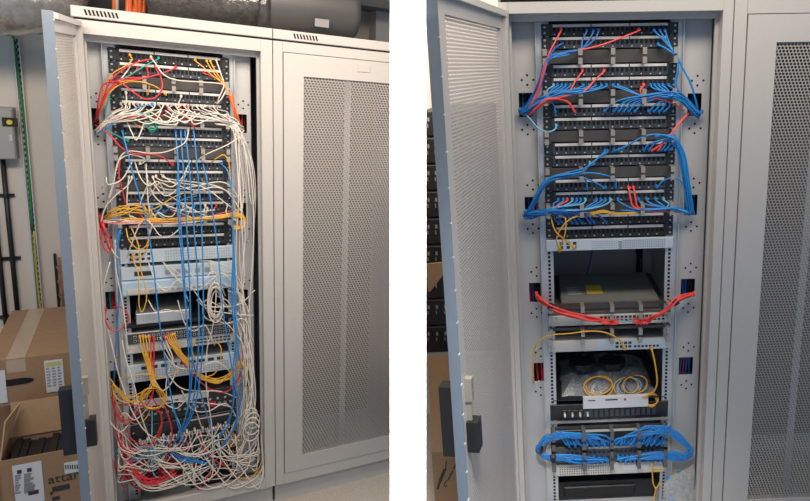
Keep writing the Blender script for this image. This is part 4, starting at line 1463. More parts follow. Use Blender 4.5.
for k in range(7):
    y = 217 + k * .9
    LC([(106 + J(2), 219 + J(2), .03), (112, 213 + J(4), .06), (125 + J(4), 210 + J(5), .07), (142, 209 + J(5), .06), (152 + J(4), 217 + J(2), .05)], 'yellow', lab, g, plug0=False, r=.0028)
for k in range(7):
    LC([(120 + J(6), 219.5 + J(2), .05), (150, 220 + J(1.8), .065), (185, 219 + J(1.8), .07), (215, 217 + J(2), .07), (234, 215 + J(2), .06), (245 + J(2), 219 + J(2), .05), (243, 226 + J(2), .05), (234, 227 + J(2), .05), (230, 222, .05)], 'yellow', lab, g, plug0=False, r=.0028)
g, lab = 'yellow plugs of the switch, left', 'yellow cable, left comb of switch plugs, tangled rack'
for k in range(6):
    x = 140 + (k % 4) * 2.9
    a0 = k * .35
    coil = [(153 + 12 * math.cos(a) + J(1), 398 + 10.5 * math.sin(a) + J(1), .085 + J(.008)) for a in [a0 - 1.2 + i * .75 for i in range(7)]]
    LC([(x, 336.5 - k * .3, PORT), (x + 2, 350, .05), (147 + k, 366, .06), (152 + k * .8, 384, .075)] + coil, 'yellow', lab, g, r=.0028)
g, lab = 'yellow plugs of the switch, right', 'yellow cable, right comb of switch plugs, tangled rack'
for k in range(8):
    x = 167 + (k % 5) * 1.9
    LC([(x, 334.5 - (k % 5) * .4, PORT), (x + 4, 345, .05), (180 + k * .8, 357 + J(1), .06), (190 + k * .6, 368 + J(2), .07), (203, 378 + J(3), .075), (218, 381 + J(3), .075), (232, 374 + J(4), .07), (241 + J(2), 363 + J(3), .06), (245, 372 + J(4), .06), (236, 385 + J(4), .06)][:8 + (k % 3)], 'yellow', lab, g, r=.0028)
g, lab = 'yellow strands on the lower left plate', 'yellow strand curving over the lower left plate of the tangled rack'
for k in range(6):
    LC([(112 + J(2), 382 + J(5), .03), (118 + J(3), 392 + J(5), .07), (130 + J(4), 400 + J(4), .08), (143, 395 + J(4), .08), (152, 388 + J(3), .08)], 'yellow', lab, g, plug0=False, r=.0026)
LC([(113, 385, .03), (115, 400, .06), (124, 416, .07), (136, 424, .07), (146, 418, .08), (152, 405, .08)], 'yellow', 'yellow bow reaching lowest on the left plate, tangled rack', plug0=False, r=.0026)
g, lab = 'yellow curls at the bottom switch', 'small yellow curl at the right of the bottom switch, tangled rack'
for k in range(3):
    c = L.px(231 + k, 439 + k * 2, -.05)
    mb = MB()
    mb.tube([(c.x + .022 * math.cos(a), c.y, c.z + .018 * math.sin(a)) for a in [i * math.pi / 8 for i in range(17)]], .0028)
    solo(L, 'patch_cable', mb, CABLE['yellow'], lab, 'cable', g, True)
LC([(222, 443, .02), (226, 437, .05), (233, 434, .05), (238, 440, .05), (230, 446, .05)], 'yellow', 'yellow hook above the small curls, bottom of the tangled rack')
for i, p in enumerate(([(236, 450, .06), (248, 463, .08), (256, 473, .08), (262, 468, .07)], [(264, 455, .06), (258, 470, .08), (248, 479, .08), (232, 474, .07), (226, 460, .05)])):
    LC(p, 'yellow', ('yellow diagonal cable over the black floor unit, tangled rack', 'yellow bow in the bottom right corner, tangled rack')[i], plug0=False, r=.0028)

# green-blue accents
LC([(158.5, 58, PORT), (148, 64, .05), (135, 72, .06), (122, 80, .06), (112, 90, .05), (106, 108, .04), (104, 122, .0)], 'teal', 'teal cable sloping left from the top panel, tangled rack')
LC([(128, 140, .02), (118, 136, .05), (108, 131, .05), (100, 127, .03)], 'teal', 'short teal cable above the fifth panel at the left, tangled rack')
LC([(120, 115, .05), (135, 113, .06), (150, 114, .06)], 'teal', 'teal strand crossing the second organiser, tangled rack', plug0=False, r=.004)
for k in range(4):
    c = L.px(152, 128, -.05)
    mb = MB()
    mb.tube([(c.x + (.013 + .002 * k) * math.cos(a), c.y - .004 * k, c.z + .018 * math.sin(a) + .004 * k) for a in [i * math.pi / 8 for i in range(17)]], .003)
    solo(L, 'patch_cable', mb, CABLE['teal'], 'turn of the small teal coil below the second organiser', 'cable', 'turns of the small teal coil', True)
LC([(232, 92, .05), (235, 108, .05), (239, 122, .03), (241, 126, -.02)], 'orange', 'orange cable into the upper right cutout of the tangled rack', plug0=False, r=.004)
LC([(229, 93, .05), (233, 108, .055), (237, 121, .03), (240, 126, -.02)], 'orange', 'second orange cable into the upper right cutout of the tangled rack', plug0=False, r=.004)
LC([(172, 405, .02), (176, 416, .06), (181, 428, .07), (180, 442, .07), (172, 450, .06)], 'sky', 'light blue cable from the fibre tray, tangled rack')
LC([(152, 410, .02), (152, 430, .06), (151, 452, .08), (153, 472, .08), (160, 478, .08), (180, 478, .08), (205, 470, .07), (235, 456, .06)], 'sky', 'light blue cable running down then right under the white heap, tangled rack', plug0=False)
for k in range(7):
    LC([(126 + J(4), 462 + J(6), .04), (134, 455 + J(6), .06), (148 + J(4), 452 + J(4), .07), (160 + J(5), 460 + J(6), .06), (150, 470 + J(4), .05)], 'teal' if k % 2 else 'sky', 'teal or light blue strand in the bottom left heap of the tangled rack', 'teal strands of the bottom heap', plug0=False)

# white leads: rows of short plugs and the thicket of the second organiser
g, lab = 'white leads of the fourth panel', 'white cable plugged into the fourth panel, tangled rack'
for k in range(24):
    x = 121 + k * 4.2
    y = 103.5 + k * .12
    side = -1 if x < 165 else 1
    if side < 0:
        tail = [(x - 8, 113 + J(2), .06), (max(x - 25, 112), 117 + J(3), .065), (106, 122 + J(3), .055), (97 + J(2), 130 + J(3), .03), (94, 130, -.02)]
    else:
        tail = [(x + 8, 113 + J(3), .06), (min(x + 22, 228), 117 + J(4), .065), (234 + J(2), 122 + J(3), .055), (241 + J(2), 128 + J(2), .03), (243, 127, -.02)]
    LC([(x, y, PORT), (x + J(3), 108.5 + J(1), .045)] + tail, random.choice(['white', 'white', 'grey']), lab, g, seg=4)
for k in range(8):
    x = 128 + random.random() * 85
    LC([(x, 112 + J(4), .05), (x + 12 + J(5), 120 + J(4), .07), (x + 26 + J(6), 122 + J(3), .07), (x + 36 + J(8), 113 + J(4), .06)], 'white', lab, g, plug0=False, seg=4, stuff=True)
WH = [
    ([(126, 92.5, PORT), (126.5, 100, .045), (125, 110, .06)], 'short white lead at the first port of the third panel, tangled rack'),
    ([(151, 57, PORT), (156, 64, .05), (163, 74, .06), (176, 80, .065), (200, 82, .06), (222, 84, .055), (230, 90, .05)], 'white cable arching right across the first organiser, tangled rack'),
    ([(130, 66, PORT), (125, 74, .05), (119, 81, .06)], 'white lead at the left of the second panel, tangled rack'),
    ([(216, 60, PORT), (221, 74, .05), (224, 85, .055), (219, 98, .05), (217, 104, .03)], 'white cable hanging from the right of the top panel, tangled rack'),
    ([(227, 88, .05), (222, 98, .06), (217, 104, .05)], 'white lead joining the fourth panel at its right end, tangled rack'),
    ([(181, 96, .015), (179, 102, .03), (178, 106, .045)], 'short white lead right of the middle of the third panel, tangled rack'),
    ([(188, 130, .015), (187, 138, .05), (182, 145, .06), (165, 152, .06), (148, 153, .055), (130, 151, .055), (121, 156, .06), (116, 170, .06), (112, 190, .05), (103, 215, .03)], 'white cable swooping through the third organiser, tangled rack'),
    ([(127, 122, .04), (132, 133, .07), (136, 140, .075), (140, 134, .07), (144, 123, .05)], 'white loop in front of the fifth panel, tangled rack'),
    ([(140, 163, PORT), (146, 160, .04), (138, 156, .05), (128, 155, .055), (118, 162, .06), (114, 180, .06), (108, 200, .05)], 'white cable looping left of the seventh panel, tangled rack'),
    ([(129, 177, PORT), (128, 185, .045), (127, 200, .06), (129, 214, .06), (136, 222, .05), (150, 222, .04)], 'white cable dropping from the left of the eighth panel, tangled rack'),
    ([(132, 177, PORT), (127, 186, .05), (115, 196, .06), (105, 208, .05), (101, 222, .04)], 'white cable slanting left from the eighth panel, tangled rack'),
    ([(147, 176, PORT), (150, 188, .055), (156, 198, .065), (166, 205, .07), (190, 212, .07), (215, 210, .06)], 'white cable running from the eighth panel to the lower right, tangled rack'),
    ([(153, 177, PORT), (158, 186, .055), (172, 190, .06), (196, 186, .06), (222, 182, .06), (235, 192, .05), (243, 208, .03)], 'white cable crossing the fourth organiser, tangled rack'),
    ([(156, 176, PORT), (163, 181, .05), (180, 183, .055), (205, 188, .06), (228, 205, .06), (240, 212, .04)], 'second white cable crossing the fourth organiser, tangled rack'),
    ([(163, 176, PORT), (175, 180, .05), (200, 183, .055), (225, 190, .06), (243, 214, .05)], 'third white cable crossing the fourth organiser, tangled rack'),
    ([(146, 165, PORT), (147, 180, .055), (148, 200, .07), (150, 215, .06)], 'white cable hanging from the seventh panel, tangled rack'),
    ([(195, 163, .02), (205, 155, .05), (225, 146, .055), (238, 138, .05), (244, 130, .03)], 'white cable climbing right from the seventh panel, tangled rack'),
    ([(207, 208, PORT), (205, 215, .05), (196, 222, .05)], 'white lead at the right of the tenth panel, tangled rack'),
    ([(168, 195, .02), (185, 205, .06), (205, 216, .06)], 'white diagonal lead across the ninth panel, tangled rack'),
    ([(210, 260, .02), (213, 275, .06), (216, 290, .07), (215, 310, .07), (212, 330, .06), (207, 350, .06), (206, 380, .07), (208, 400, .08), (212, 430, .08), (213, 470, .08)], 'white cable hanging straight through the right half of the tangled rack'),
    ([(171, 267, .03), (182, 277, .06), (195, 292, .07), (205, 305, .07), (222, 307, .07), (240, 304, .06), (255, 290, .04)], 'white cable slanting from the pale appliance to the right, tangled rack'),
    ([(199, 261, .03), (215, 262, .06), (232, 270, .06), (240, 282, .06), (243, 295, .06), (235, 306, .06), (220, 306, .06), (206, 300, .06), (203, 314, .06), (212, 321, .06), (222, 316, .06)], 'white coil looping right of the silver router, tangled rack'),
    ([(165, 336, PORT), (169, 348, .05), (173, 360, .06), (168, 372, .06), (166, 390, .07), (170, 400, .07), (190, 402, .07), (215, 404, .06), (232, 407, .05)], 'white cable falling from the switch then turning right, tangled rack'),
    ([(161, 337, PORT), (170, 356, .055), (178, 372, .06)], 'short white lead between the red plugs of the switch, tangled rack'),
    ([(108, 330, .02), (113, 350, .05), (118, 372, .06), (126, 396, .07), (134, 415, .08), (146, 432, .08), (160, 440, .07), (175, 440, .06)], 'white cable sweeping from the left plate into the bottom heap, tangled rack'),
    ([(122, 340, .05), (126, 360, .07), (134, 385, .08), (141, 415, .08), (150, 440, .08), (156, 452, .07)], 'second white cable sweeping from the left rail into the bottom heap, tangled rack'),
    ([(110, 262, .04), (106, 275, .05), (103, 290, .04)], 'grey lead on the left plate under the red loops, tangled rack'),
    ([(105, 230, .04), (112, 250, .06), (119, 259, .05)], 'white lead crossing below the left cutout, tangled rack'),
    ([(115, 240, .05), (116, 270, .05), (122, 300, .06), (126, 330, .06), (128, 352, .05)], 'white cable running down the left rail, tangled rack'),
]
for (p, lb) in WH:
    LC(p, 'white', lb, plug0=(p[0][2] <= PORT + .006))

# white leads hanging down the right side
g, lab = 'white leads hanging along the right side of the tangled rack', 'white cable hanging along the right-hand plate of the tangled rack'
for k in range(10):
    a0 = 119 + J(6)
    xm = 236 + random.random() * 17
    ye = random.choice([205, 240, 330, 390, 420, 440])
    p = [(222 + J(8), a0, .05), (236 + J(3), 128 + J(4), .055), (xm, 155 + J(8), .05), (xm + 3 + J(3), 195 + J(8), .045)]
    y = 235
    while y < ye:
        p.append((min(259, xm + 4 + J(4.5)), y + J(6), .05 + J(.01)))
        y += 40
    p.append((min(260, xm + 2 + J(6)), ye, .04))
    LC(p, 'white' if k % 4 else 'grey', lab, g, plug0=False, seg=4)
g, lab = 'white leads on the lower right plate', 'white cable looping over the lower right plate of the tangled rack'
for k in range(9):
    x0 = 222 + J(8)
    y0 = 268 + k * 6 + J(6)
    LC([(x0, y0, .04), (x0 + 14, y0 + 12 + J(5), .06), (244 + J(6), y0 + 40 + J(8), .06), (250 + J(6), min(430, y0 + 90) + J(8), .06), (246 + J(8), min(455, y0 + 130) + J(6), .06), (232 + J(8), min(466, y0 + 160), .06)], 'white', lab, g, plug0=False, seg=4)
for k in range(5):
    c = L.px(216 + J(2), 302 + J(4), -.06)
    mb = MB()
    mb.tube([(c.x + (.022 + .003 * k) * math.cos(a), c.y - .006 * k, c.z + (.075 + .004 * k) * math.sin(a)) for a in [i * math.pi / 9 for i in range(19)]], .0032)
    solo(L, 'patch_cable', mb, CABLE['white'], 'turn of the tall white coil right of the silver router', 'cable', 'turns of the tall white coil', True)
for k in range(4):
    c = L.px(251 + J(2), 415 + k * 5, -.06)
    mb = MB()
    mb.tube([(c.x + (.028 + .003 * k) * math.cos(a), c.y - .006 * k, c.z + (.04 + .004 * k) * math.sin(a)) for a in [i * math.pi / 9 for i in range(19)]], .0032)
    solo(L, 'patch_cable', mb, CABLE['white'], 'turn of the white coil at the lower right plate, tangled rack', 'cable', 'turns of the lower right white coil', True)

# the heap at the bottom
g, lab = 'white leads of the heap', 'white cable in the bottom heap of the tangled rack'
for k in range(46):
    x = 140 + (k % 35) * 2.6
    y = 440 - (x - 140) * .2 + (6 if k >= 35 else 0)
    xm = 130 + random.random() * 95
    dirn = -1 if random.random() < .5 else 1
    ym = 452 + random.random() * 28
    p = [(x, y, .02), (x + J(4), y + 8, .05), (x + dirn * 14 + J(6), ym - 4, .075), (x + dirn * 32 + J(8), ym + J(6), .085), (x + dirn * 52 + J(10), ym - 8 + J(8), .07), (x + dirn * 68 + J(10), ym - 22 + J(8), .05)]
    p = [(min(258, max(119, q[0])), min(493, q[1]), q[2]) for q in p]
    LC(p, 'white' if k % 5 else 'grey', lab, g, plug0=k < 35, seg=4, stuff=k % 3 > 0, r=.0027)
g, lab = 'big white loops at the bottom', 'big white loop drooping over the bottom rail of the tangled rack'
for k in range(6):
    x = 150 + k * 15 + J(4)
    LC([(x, 448 + J(4), .05), (x + 16, 470 + J(5), .09), (x + 34, 486 + J(4), .105), (min(262, x + 56), 484 + J(4) - k, .105), (min(263, x + 72), 462 + J(5), .09), (min(261, x + 70), 436 + J(6), .06)], 'white', lab, g, plug0=False)
for k in range(6):
    x = 122 + J(4)
    LC([(x - 4, 430 + J(14), .03), (x + 2, 452 + J(5), .06), (x + 10, 474 + J(5), .08), (x + 30 + J(6), 488 + J(4), .09), (x + 60 + J(8), 480 + J(5), .09), (x + 85 + J(10), 465 + J(5), .07)], 'white', lab, g, plug0=False)
for k in range(5):
    x = 185 + k * 6
    c = [(x, 462 + J(3), .07), (x + J(4), 472, .09), (x + 1 + J(3), 486 - k, .09)]
    LC(c, 'white', 'loose white plug end dangling at the bottom of the tangled rack', 'loose white plug ends', plug0=False)
LC([(114, 448, .04), (122, 458, .07), (134, 461, .08), (148, 455, .08)], 'blue', 'blue cable at the bottom left corner of the tangled rack', plug0=False, r=.0035)
for k in range(5):
    LC([(158 + k * 3, 441 - k, .02), (168 + J(4), 452 + J(3), .06), (186 + J(4), 458 + J(4), .08), (205 + J(6), 462 + J(4), .07), (214, 450 + J(5), .05)], 'blue', 'blue cable dipping into the bottom heap of the tangled rack', 'blue leads in the heap', r=.0034)
# loose white leads strung between the middle rows
g, lab = 'loose white leads strung across the middle rows', 'thin loose white cable strung across the middle of the tangled rack'
for k in range(22):
    x = 125 + random.random() * 80
    y = random.choice([162, 174, 196, 206, 262, 275, 300, 345, 372, 390, 405])
    dx = random.choice([-1, 1]) * random.uniform(20, 60)
    sag = random.uniform(8, 30)
    LC([(x, y, .02), (x + dx * .25, y + sag * .7 + J(3), .06), (x + dx * .6, y + sag + J(4), .08), (min(250, max(106, x + dx)), y + sag * .6 + J(8), .07), (min(254, max(102, x + dx * 1.35)), y + sag * 1.6 + J(10), .05)], 'white', lab, g, plug0=False, seg=4)
g, lab = 'loose red leads at the bottom left', 'red cable coiled in the bottom left corner of the tangled rack'
for k in range(8):
    x = 120 + J(3)
    LC([(x, 440 + J(12), .04), (x + 8 + J(4), 462 + J(6), .075), (x + 22 + J(5), 480 + J(5), .09), (x + 42 + J(8), 482 + J(5), .09), (x + 60 + J(10), 470 + J(8), .07)], 'red', lab, g, plug0=False, seg=4)
# colourful stubs left of the horizontal bundle
for k in range(10):
    x = 128 + k * 11
    LC([(x, 207.5 - k * .35, PORT), (x + J(4), 213, .05), (x + 14 + J(8), 219 + J(2), .06)], ['white', 'red', 'white', 'sky', 'red', 'white', 'blue', 'white', 'red', 'white'][k],
       '%s lead dropping from the tenth panel, tangled rack' % ['white', 'red', 'white', 'light blue', 'red', 'white', 'blue', 'white', 'red', 'white'][k], 'short leads of the tenth panel')
for k in range(8):
    LC([(104 + J(2), 222 + J(2), .03), (118, 221 + J(3), .055), (150, 222 + J(2.5), .06), (195 + J(10), 220 + J(2.5), .065), (238 + J(4), 212 + J(4), .04)], 'white' if k % 3 else 'red',
       '%s lead in the horizontal bundle under the tenth panel, tangled rack' % ('white' if k % 3 else 'red'), 'white and red leads of the horizontal bundle', plug0=False)

# what nobody could count in the bundles: one object per rack
for room, nm in ((L, 'mixed strands packed inside the bundles of the tangled rack'), (R, 'blue strands packed inside the bundles of the tidy rack')):
    me = bpy.data.meshes.new('cable_strands')
    vs, fs, mi, mats_ = [], [], [], []
    for (rm, colr), mb in HEAP.items():
        if rm is not room:
            continue
        n0 = len(vs)
        vs += mb.v
        fs += [tuple(i + n0 for i in f) for f in mb.f]
        mi += [len(mats_)] * len(mb.f)
        mats_.append(CABLE[colr])
    me.from_pydata(vs, [], fs)
    for m_ in mats_:
        me.materials.append(m_)
    me.polygons.foreach_set('material_index', mi)
    me.polygons.foreach_set('use_smooth', [True] * len(fs))
    o = bpy.data.objects.new('cable_strands', me)
    COL.objects.link(o)
    place(o, room, (0, 0, 0))
    tag(o, nm, 'cables')
    o['kind'] = 'stuff'
NTH = ['first', 'second', 'third', 'fourth', 'fifth', 'sixth', 'seventh', 'eighth', 'ninth', 'tenth', 'eleventh', 'twelfth', 'thirteenth', 'fourteenth', 'fifteenth',
       'sixteenth', 'seventeenth', 'eighteenth', 'nineteenth', 'twentieth', 'twenty-first', 'twenty-second', 'twenty-third', 'twenty-fourth']
for grp, lst in FAN.items():
    if len(lst) < 2 or len(lst) > 24 or 'heap' in grp:
        continue
    lst.sort(key=lambda q: q[0])
    for i, (x, o) in enumerate(lst):
        o['label'] = o['label'] + ', ' + NTH[i] + ' plug from the left'
# ------------------------------------------------------------------ surroundings of the tangled cabinet
WY = 0.95                                        # wall face
def wallx(x, y):
    return L.px(x, y, WY)


# slotted zinc tray with the earth wire
a, b = wallx(12, 38), wallx(46, 319)
t = thing(L, 'cable_tray', 'narrow slotted zinc cable tray running down the beige wall', 'cable tray', (b.x, WY - .03, b.z))
wd_ = abs(wallx(16, 38).x - wallx(9, 38).x)
f = MB()
X0, X1 = (a.x + b.x) / 2 - wd_ / 2, (a.x + b.x) / 2 + wd_ / 2
f.box(X0, X1, WY - .012, WY - .009, b.z, a.z)
f.box(X0, X0 + .004, WY - .035, WY - .012, b.z, a.z)
f.box(X1 - .004, X1, WY - .035, WY - .012, b.z, a.z)
part(t, 'channel', f, zinc)
sl = MB()
z = b.z + .01
while z < a.z - .02:
    sl.box(X0 + .006, X0 + .014, WY - .0135, WY - .0115, z, z + .016)
    sl.box(X1 - .014, X1 - .006, WY - .0135, WY - .0115, z + .012, z + .028)
    z += .03
part(t, 'slots', sl, black, stuff=True)
xm = (X0 + X1) / 2
f = MB()
zz = wallx(30, 230).z
f.tube(spline([(xm - .03, WY - .06, a.z + .12), (xm - .01, WY - .03, a.z), (xm + .004, WY - .02, (a.z + zz) / 2), (xm - .002, WY - .02, zz)], 6), .006)
solo(L, 'earth_wire', f, CABLE['green'], 'green earth wire lying in the slotted wall tray', 'wire', None, True)
f = MB()
f.tube(spline([(xm + .003, WY - .02, zz), (xm - .003, WY - .02, (b.z + zz) / 2), (xm + .002, WY - .02, b.z)], 6), .006)
solo(L, 'earth_wire', f, mat('wire_greenyellow', (.45, .42, .08), .5, var=.4, scale=40), 'yellow-green earth wire at the lower end of the wall tray', 'wire', None, True)
# black conduits with clips
for i, (p, q, clips) in enumerate((((2, 158), (21, 326), (195, 258, 316)), ((-4, 215), (7, 326), (258, 316)))):
    a, b = wallx(*p), wallx(*q)
    xm = (a.x + b.x) / 2
    t = thing(L, 'conduit', ('black conduit running down from the grey switch box', 'black conduit at the picture edge beside the switch box run')[i], 'conduit', (xm, WY - .02, b.z))
    f = MB()
    f.tube([(xm, WY - .022, a.z), (xm, WY - .022, b.z)], .011, 10)
    part(t, 'pipe', f, black, True)
    for cy in clips:
        zc = wallx(10, cy).z
        f = MB()
        f.box(xm - .032, xm + .032, WY - .012, WY, zc - .008, zc + .008)
        f.tube([(xm, WY - .022, zc - .009), (xm, WY - .022, zc + .009)], .0145, 10)
        part(t, 'clip', f, black)
# grey isolator box
a, b = wallx(-6, 106), wallx(20, 157)
t = thing(L, 'switch_box', 'grey metal isolator box with a small yellow-black dial on the wall', 'switch box', ((a.x + b.x) / 2, WY - .1, b.z))
f = MB()
f.box(a.x, b.x, WY - .10, WY, b.z, a.z, .006)
part(t, 'case', f, mat('isolator_grey', (.40, .39, .37), .45, .2, var=.05))
f = MB()
c = L.px(10, 122, WY - .1)
f.box(c.x - .03, c.x + .03, WY - .106, WY - .10, c.z - .022, c.z + .022, .002)
lb = part(t, 'dial_plate', f, black)
f = MB()
f.tube([(c.x, WY - .106, c.z), (c.x, WY - .118, c.z)], .012, 12)
part(lb, 'dial', f, tagy)
f = MB()
c = L.px(11, 138, WY - .1)
f.box(c.x - .008, c.x + .008, WY - .104, WY - .10, c.z - .018, c.z + .018, .002)
part(t, 'latch', f, zinc)
# copper earth bar on insulators
a, b = wallx(56, 255), wallx(68, 315)
t = thing(L, 'earth_bar', 'drilled copper earth bar mounted on the wall behind the open door', 'earth bar', ((a.x + b.x) / 2, WY, b.z))
f = MB()
f.box(a.x - .01, b.x - .03, WY - .02, WY, b.z - .02, a.z + .01)
part(t, 'backing', f, black)
f = MB()
f.box(a.x + .012, b.x, WY - .04, WY - .03, b.z, a.z - .005, .002)
part(t, 'bar', f, copper)
f = MB()
for k in range(9):
    f.disc(((a.x + b.x) / 2 + .006 + .012 * (-1) ** k, WY - .04, b.z + (a.z - b.z) * (k + .5) / 9), .009, (0, -1, 0), 10, .006)
part(t, 'bolts', f, copper, stuff=True)
# lower grey wall band at the left
# ducts above
def duct(room, pts, r, m, name, label, cat, rings=0, n=24, rr=None, crumple=0.0, seam=None):
    P = spline(pts, 8)
    mb = MB()
    rl = [(rr(i / (len(P) - 1)) if rr else r) for i in range(len(P))]
    mb.tube(P, r, n, True, rl)
    if crumple:
        mb.v = [v + Vector((J(crumple), J(crumple), J(crumple))) for v in mb.v]
    t = thing(room, name, label, cat, P[0])
    part(t, 'hose', mb, m, True)
    return t, P


c = L.px(10, -2, .45)
t, P = duct(L, [(c.x - .55, .45, c.z + .10), (c.x - .1, .44, c.z + .01), (c.x + .10, .50, c.z + .05), (c.x + .16, .62, c.z + .22)], .165, foil, 'air_duct', 'crumpled silver foil air duct in the top left corner', 'duct', crumple=.008)
c1, c2 = L.px(150, -1, .35), L.px(262, 6, .35)
t, P = duct(L, [(c1.x, .40, c1.z + .02), ((c1.x + c2.x) / 2, .36, (c1.z + c2.z) / 2 + .02), (c2.x, .35, c2.z + .01)], .118, ductdark, 'air_duct', 'dark foil-wrapped air duct lying above the cabinets', 'duct', crumple=.007)
c3 = L.px(352, 12, .38)
t, P = duct(L, [(c2.x - .02, .35, c2.z + .005), ((c2.x + c3.x) / 2, .36, (c3.z + c2.z) / 2 + .01), (c3.x, .38, c3.z)], .14, ductgrey, 'air_duct', 'smooth dark grey air duct with a small label above the closed cabinet', 'duct')
f = MB()
c = L.px(322, 23, .22)
f.box(c.x - .035, c.x + .035, .2215, .2235, c.z - .02, c.z + .02)
part(t, 'sticker', f, mat('sticker_grey', (.3, .3, .31), .6))
f = MB()
f.tube([(c2.x - .03, .35, c2.z + .005), (c2.x + .02, .35, c2.z + .005)], .146, 24)
part(t, 'clamp', f, ductdark, True)
# dark ceiling void with orange bundles
c = L.px(120, 0, .8)
f = MB()
zc_ = L.px(390, 9, .56).z
f.box(.05, lx['end'] + .4, .56, 1.05, zc_, zc_ + .05)
cl = struct(L, 'ceiling', f, mat('ceiling_dark', (.12, .12, .11), .8, var=.2, scale=5), 'dark ceiling void above the tangled cabinet')
f = MB()
a, b = L.px(68, -14, .85), L.px(160, 22, .85)
f.box(a.x, b.x, .85, .90, b.z, min(a.z + .3, zc_ - .002))  # black surface takes the place of the unlit void
solo(L, 'void_shade_board', f, black, 'black board standing in for the dark void behind the orange cables above the tangled cabinet', 'board')
for k in range(6):
    p, q = L.px(128 + 3.2 * k, -20, .5), L.px(127.5 + 3.2 * k, 16, .5)
    f = MB()
    f.tube(spline([p, (p + q) / 2 + Vector((J(.01), J(.01), 0)), q], 4), .011, 8)
    solo(L, 'orange_cable', f, CABLE['orange'], 'orange cable of the hanging row above the tangled cabinet', 'cable', 'orange cables above the cabinet', True)
for k in range(2):
    p, q = L.px(114 + 3 * k, -20, .5), L.px(114 + 3 * k, 14, .5)
    f = MB()
    f.tube([p, q], .008, 8)
    solo(L, 'orange_cable', f, CABLE['orange' if k == 0 else 'grey'], ('amber cable left of the hanging orange row', 'grey cable left of the hanging orange row')[k], 'cable', None, True)
# wall pilaster behind at the upper right
f = MB()
a, b = L.px(372, 0, .9), L.px(398, 44, .9)
f.box(a.x, b.x + .1, .80, .949, b.z - .2, zc_)
struct(L, 'trim_1', f, wallm, 'beige wall pier at the right above the closed cabinet')


# ------------------------------------------------------------------ cardboard boxes
def carton(room, name, label, org, ang, w, d, h, flaps=None, tape=True, closed=True, m=None):
    """carton: org = front-left-bottom corner, ang turns it about Z; returns helper for stickers"""
    m = m or card
    ca, sa = math.cos(ang), math.sin(ang)
    O = Vector(org)

    def T(u, v, z):
        return O + Vector((u * ca - v * sa, u * sa + v * ca, z))
    t = thing(room, name, label, 'cardboard box', O)
    th = .005

    def bx(u0, u1, v0, v1, z0_, z1_):
        mb = MB()
        vs = [T(u, v, z) for z in (z0_, z1_) for v in (v0, v1) for u in (u0, u1)]
        return mb.add(vs, [(0, 2, 3, 1), (4, 5, 7, 6), (0, 1, 5, 4), (2, 6, 7, 3), (0, 4, 6, 2), (1, 3, 7, 5)])
    part(t, 'front_side', bx(0, w, 0, th, 0, h), m)
    part(t, 'back_side', bx(0, w, d - th, d, 0, h), m)
    part(t, 'left_side', bx(0, th, th, d - th, 0, h), m)
    part(t, 'right_side', bx(w - th, w, th, d - th, 0, h), m)
    part(t, 'bottom', bx(th, w - th, th, d - th, 0, th), m)
    if closed:
        part(t, 'top_flap', bx(0, w, 0, d / 2 - .001, h, h + th), m)
        part(t, 'top_flap', bx(0, w, d / 2 + .001, d, h, h + th), m)
    return t, T, bx


# upper closed carton
XW = TL(0.4, .05, 0).x
zb = L.px(30, 402, -.05).z
a = L.px(-14, 361, .12)
b = L.px(70, 352, .12)
zt = (a.z + b.z) / 2
h = zt - L.px(34, 400, .12).z
ang = -0.12
t, T, bx = carton(L, 'cardboard_box', 'taped closed cardboard box with a hand hole, upper box by the wall', (a.x, .10, zt - h), 0.0, b.x - a.x, .66, h)
w = b.x - a.x
u = L.px(15, 352, .12).x - a.x
part(t, 'tape', bx(u - .03, u + .035, -.001, .0, h - .06, h + .001), mat('packing_tape', (.42, .33, .24), .25, var=.1), label='shiny packing tape')
part(t, 'tape', bx(u - .03, u + .035, -.001, .66, h + .005, h + .006), MATS['packing_tape'])
u = L.px(16, 378, .12).x - a.x
zz = L.px(16, 380, .12).z - (zt - h)
hh = MB()
hh.add([T(u + .045 * math.cos(q) + (.02 if math.cos(q) > 0 else -.02), -.0015, zz + .016 * math.sin(q)) for q in [i * math.pi / 8 for i in range(16)]], [tuple(range(16))])
part(t, 'hand_hole', hh, holem)
p, q = L.px(44, 361, .10), L.px(65, 390, .10)
lbx = part(t, 'label', bx(p.x - a.x, q.x - a.x, -.003, -.001, q.z - (zt - h), p.z - (zt - h)), paper, label='printed white shipping label')
W_, z0_, z1_ = q.x - p.x, q.z - (zt - h), p.z - (zt - h)
pm = MB()
for k in range(7):
    zk = z1_ - (z1_ - z0_) * (.28 + .09 * k)
    for s in range(3):
        u0 = p.x - a.x + W_ * (.08 + .3 * s)
        vs = [T(uu, -.0035, zz_) for (uu, zz_) in ((u0, zk), (u0 + W_ * random.uniform(.1, .25), zk), (u0 + W_ * .2, zk + .008), (u0, zk + .008))]
        pm.add(vs, [(0, 1, 2, 3)])
part(lbx, 'print', pm, mat('print_grey', (.25, .25, .26), .7))
part(lbx, 'green_band', bx(p.x - a.x + .004, q.x - a.x - .004, -.0038, -.003, z1_ - .03, z1_ - .008), mat('print_olive', (.45, .48, .20), .7))
p, q = L.px(-12, 372, .10), L.px(8, 402, .10)
part(t, 'label', bx(p.x - a.x, q.x - a.x, -.003, -.001, q.z - (zt - h), p.z - (zt - h)), paper)
BASE_TOP = zt - h

# lower open carton in front
a = L.px(-1, 462, -.22)
b = L.px(86, 446, -.22)
zt2 = (a.z + b.z) / 2
hb = zt2 - lz['floor']
t, T, bx = carton(L, 'cardboard_box', 'open cardboard box with a large white shipping label, lower box', (a.x, -.22, lz['floor']), 0.0, b.x - a.x + .02, .20, hb, closed=False)
w = b.x - a.x + .02
base = Vector((a.x, -.22, lz['floor']))


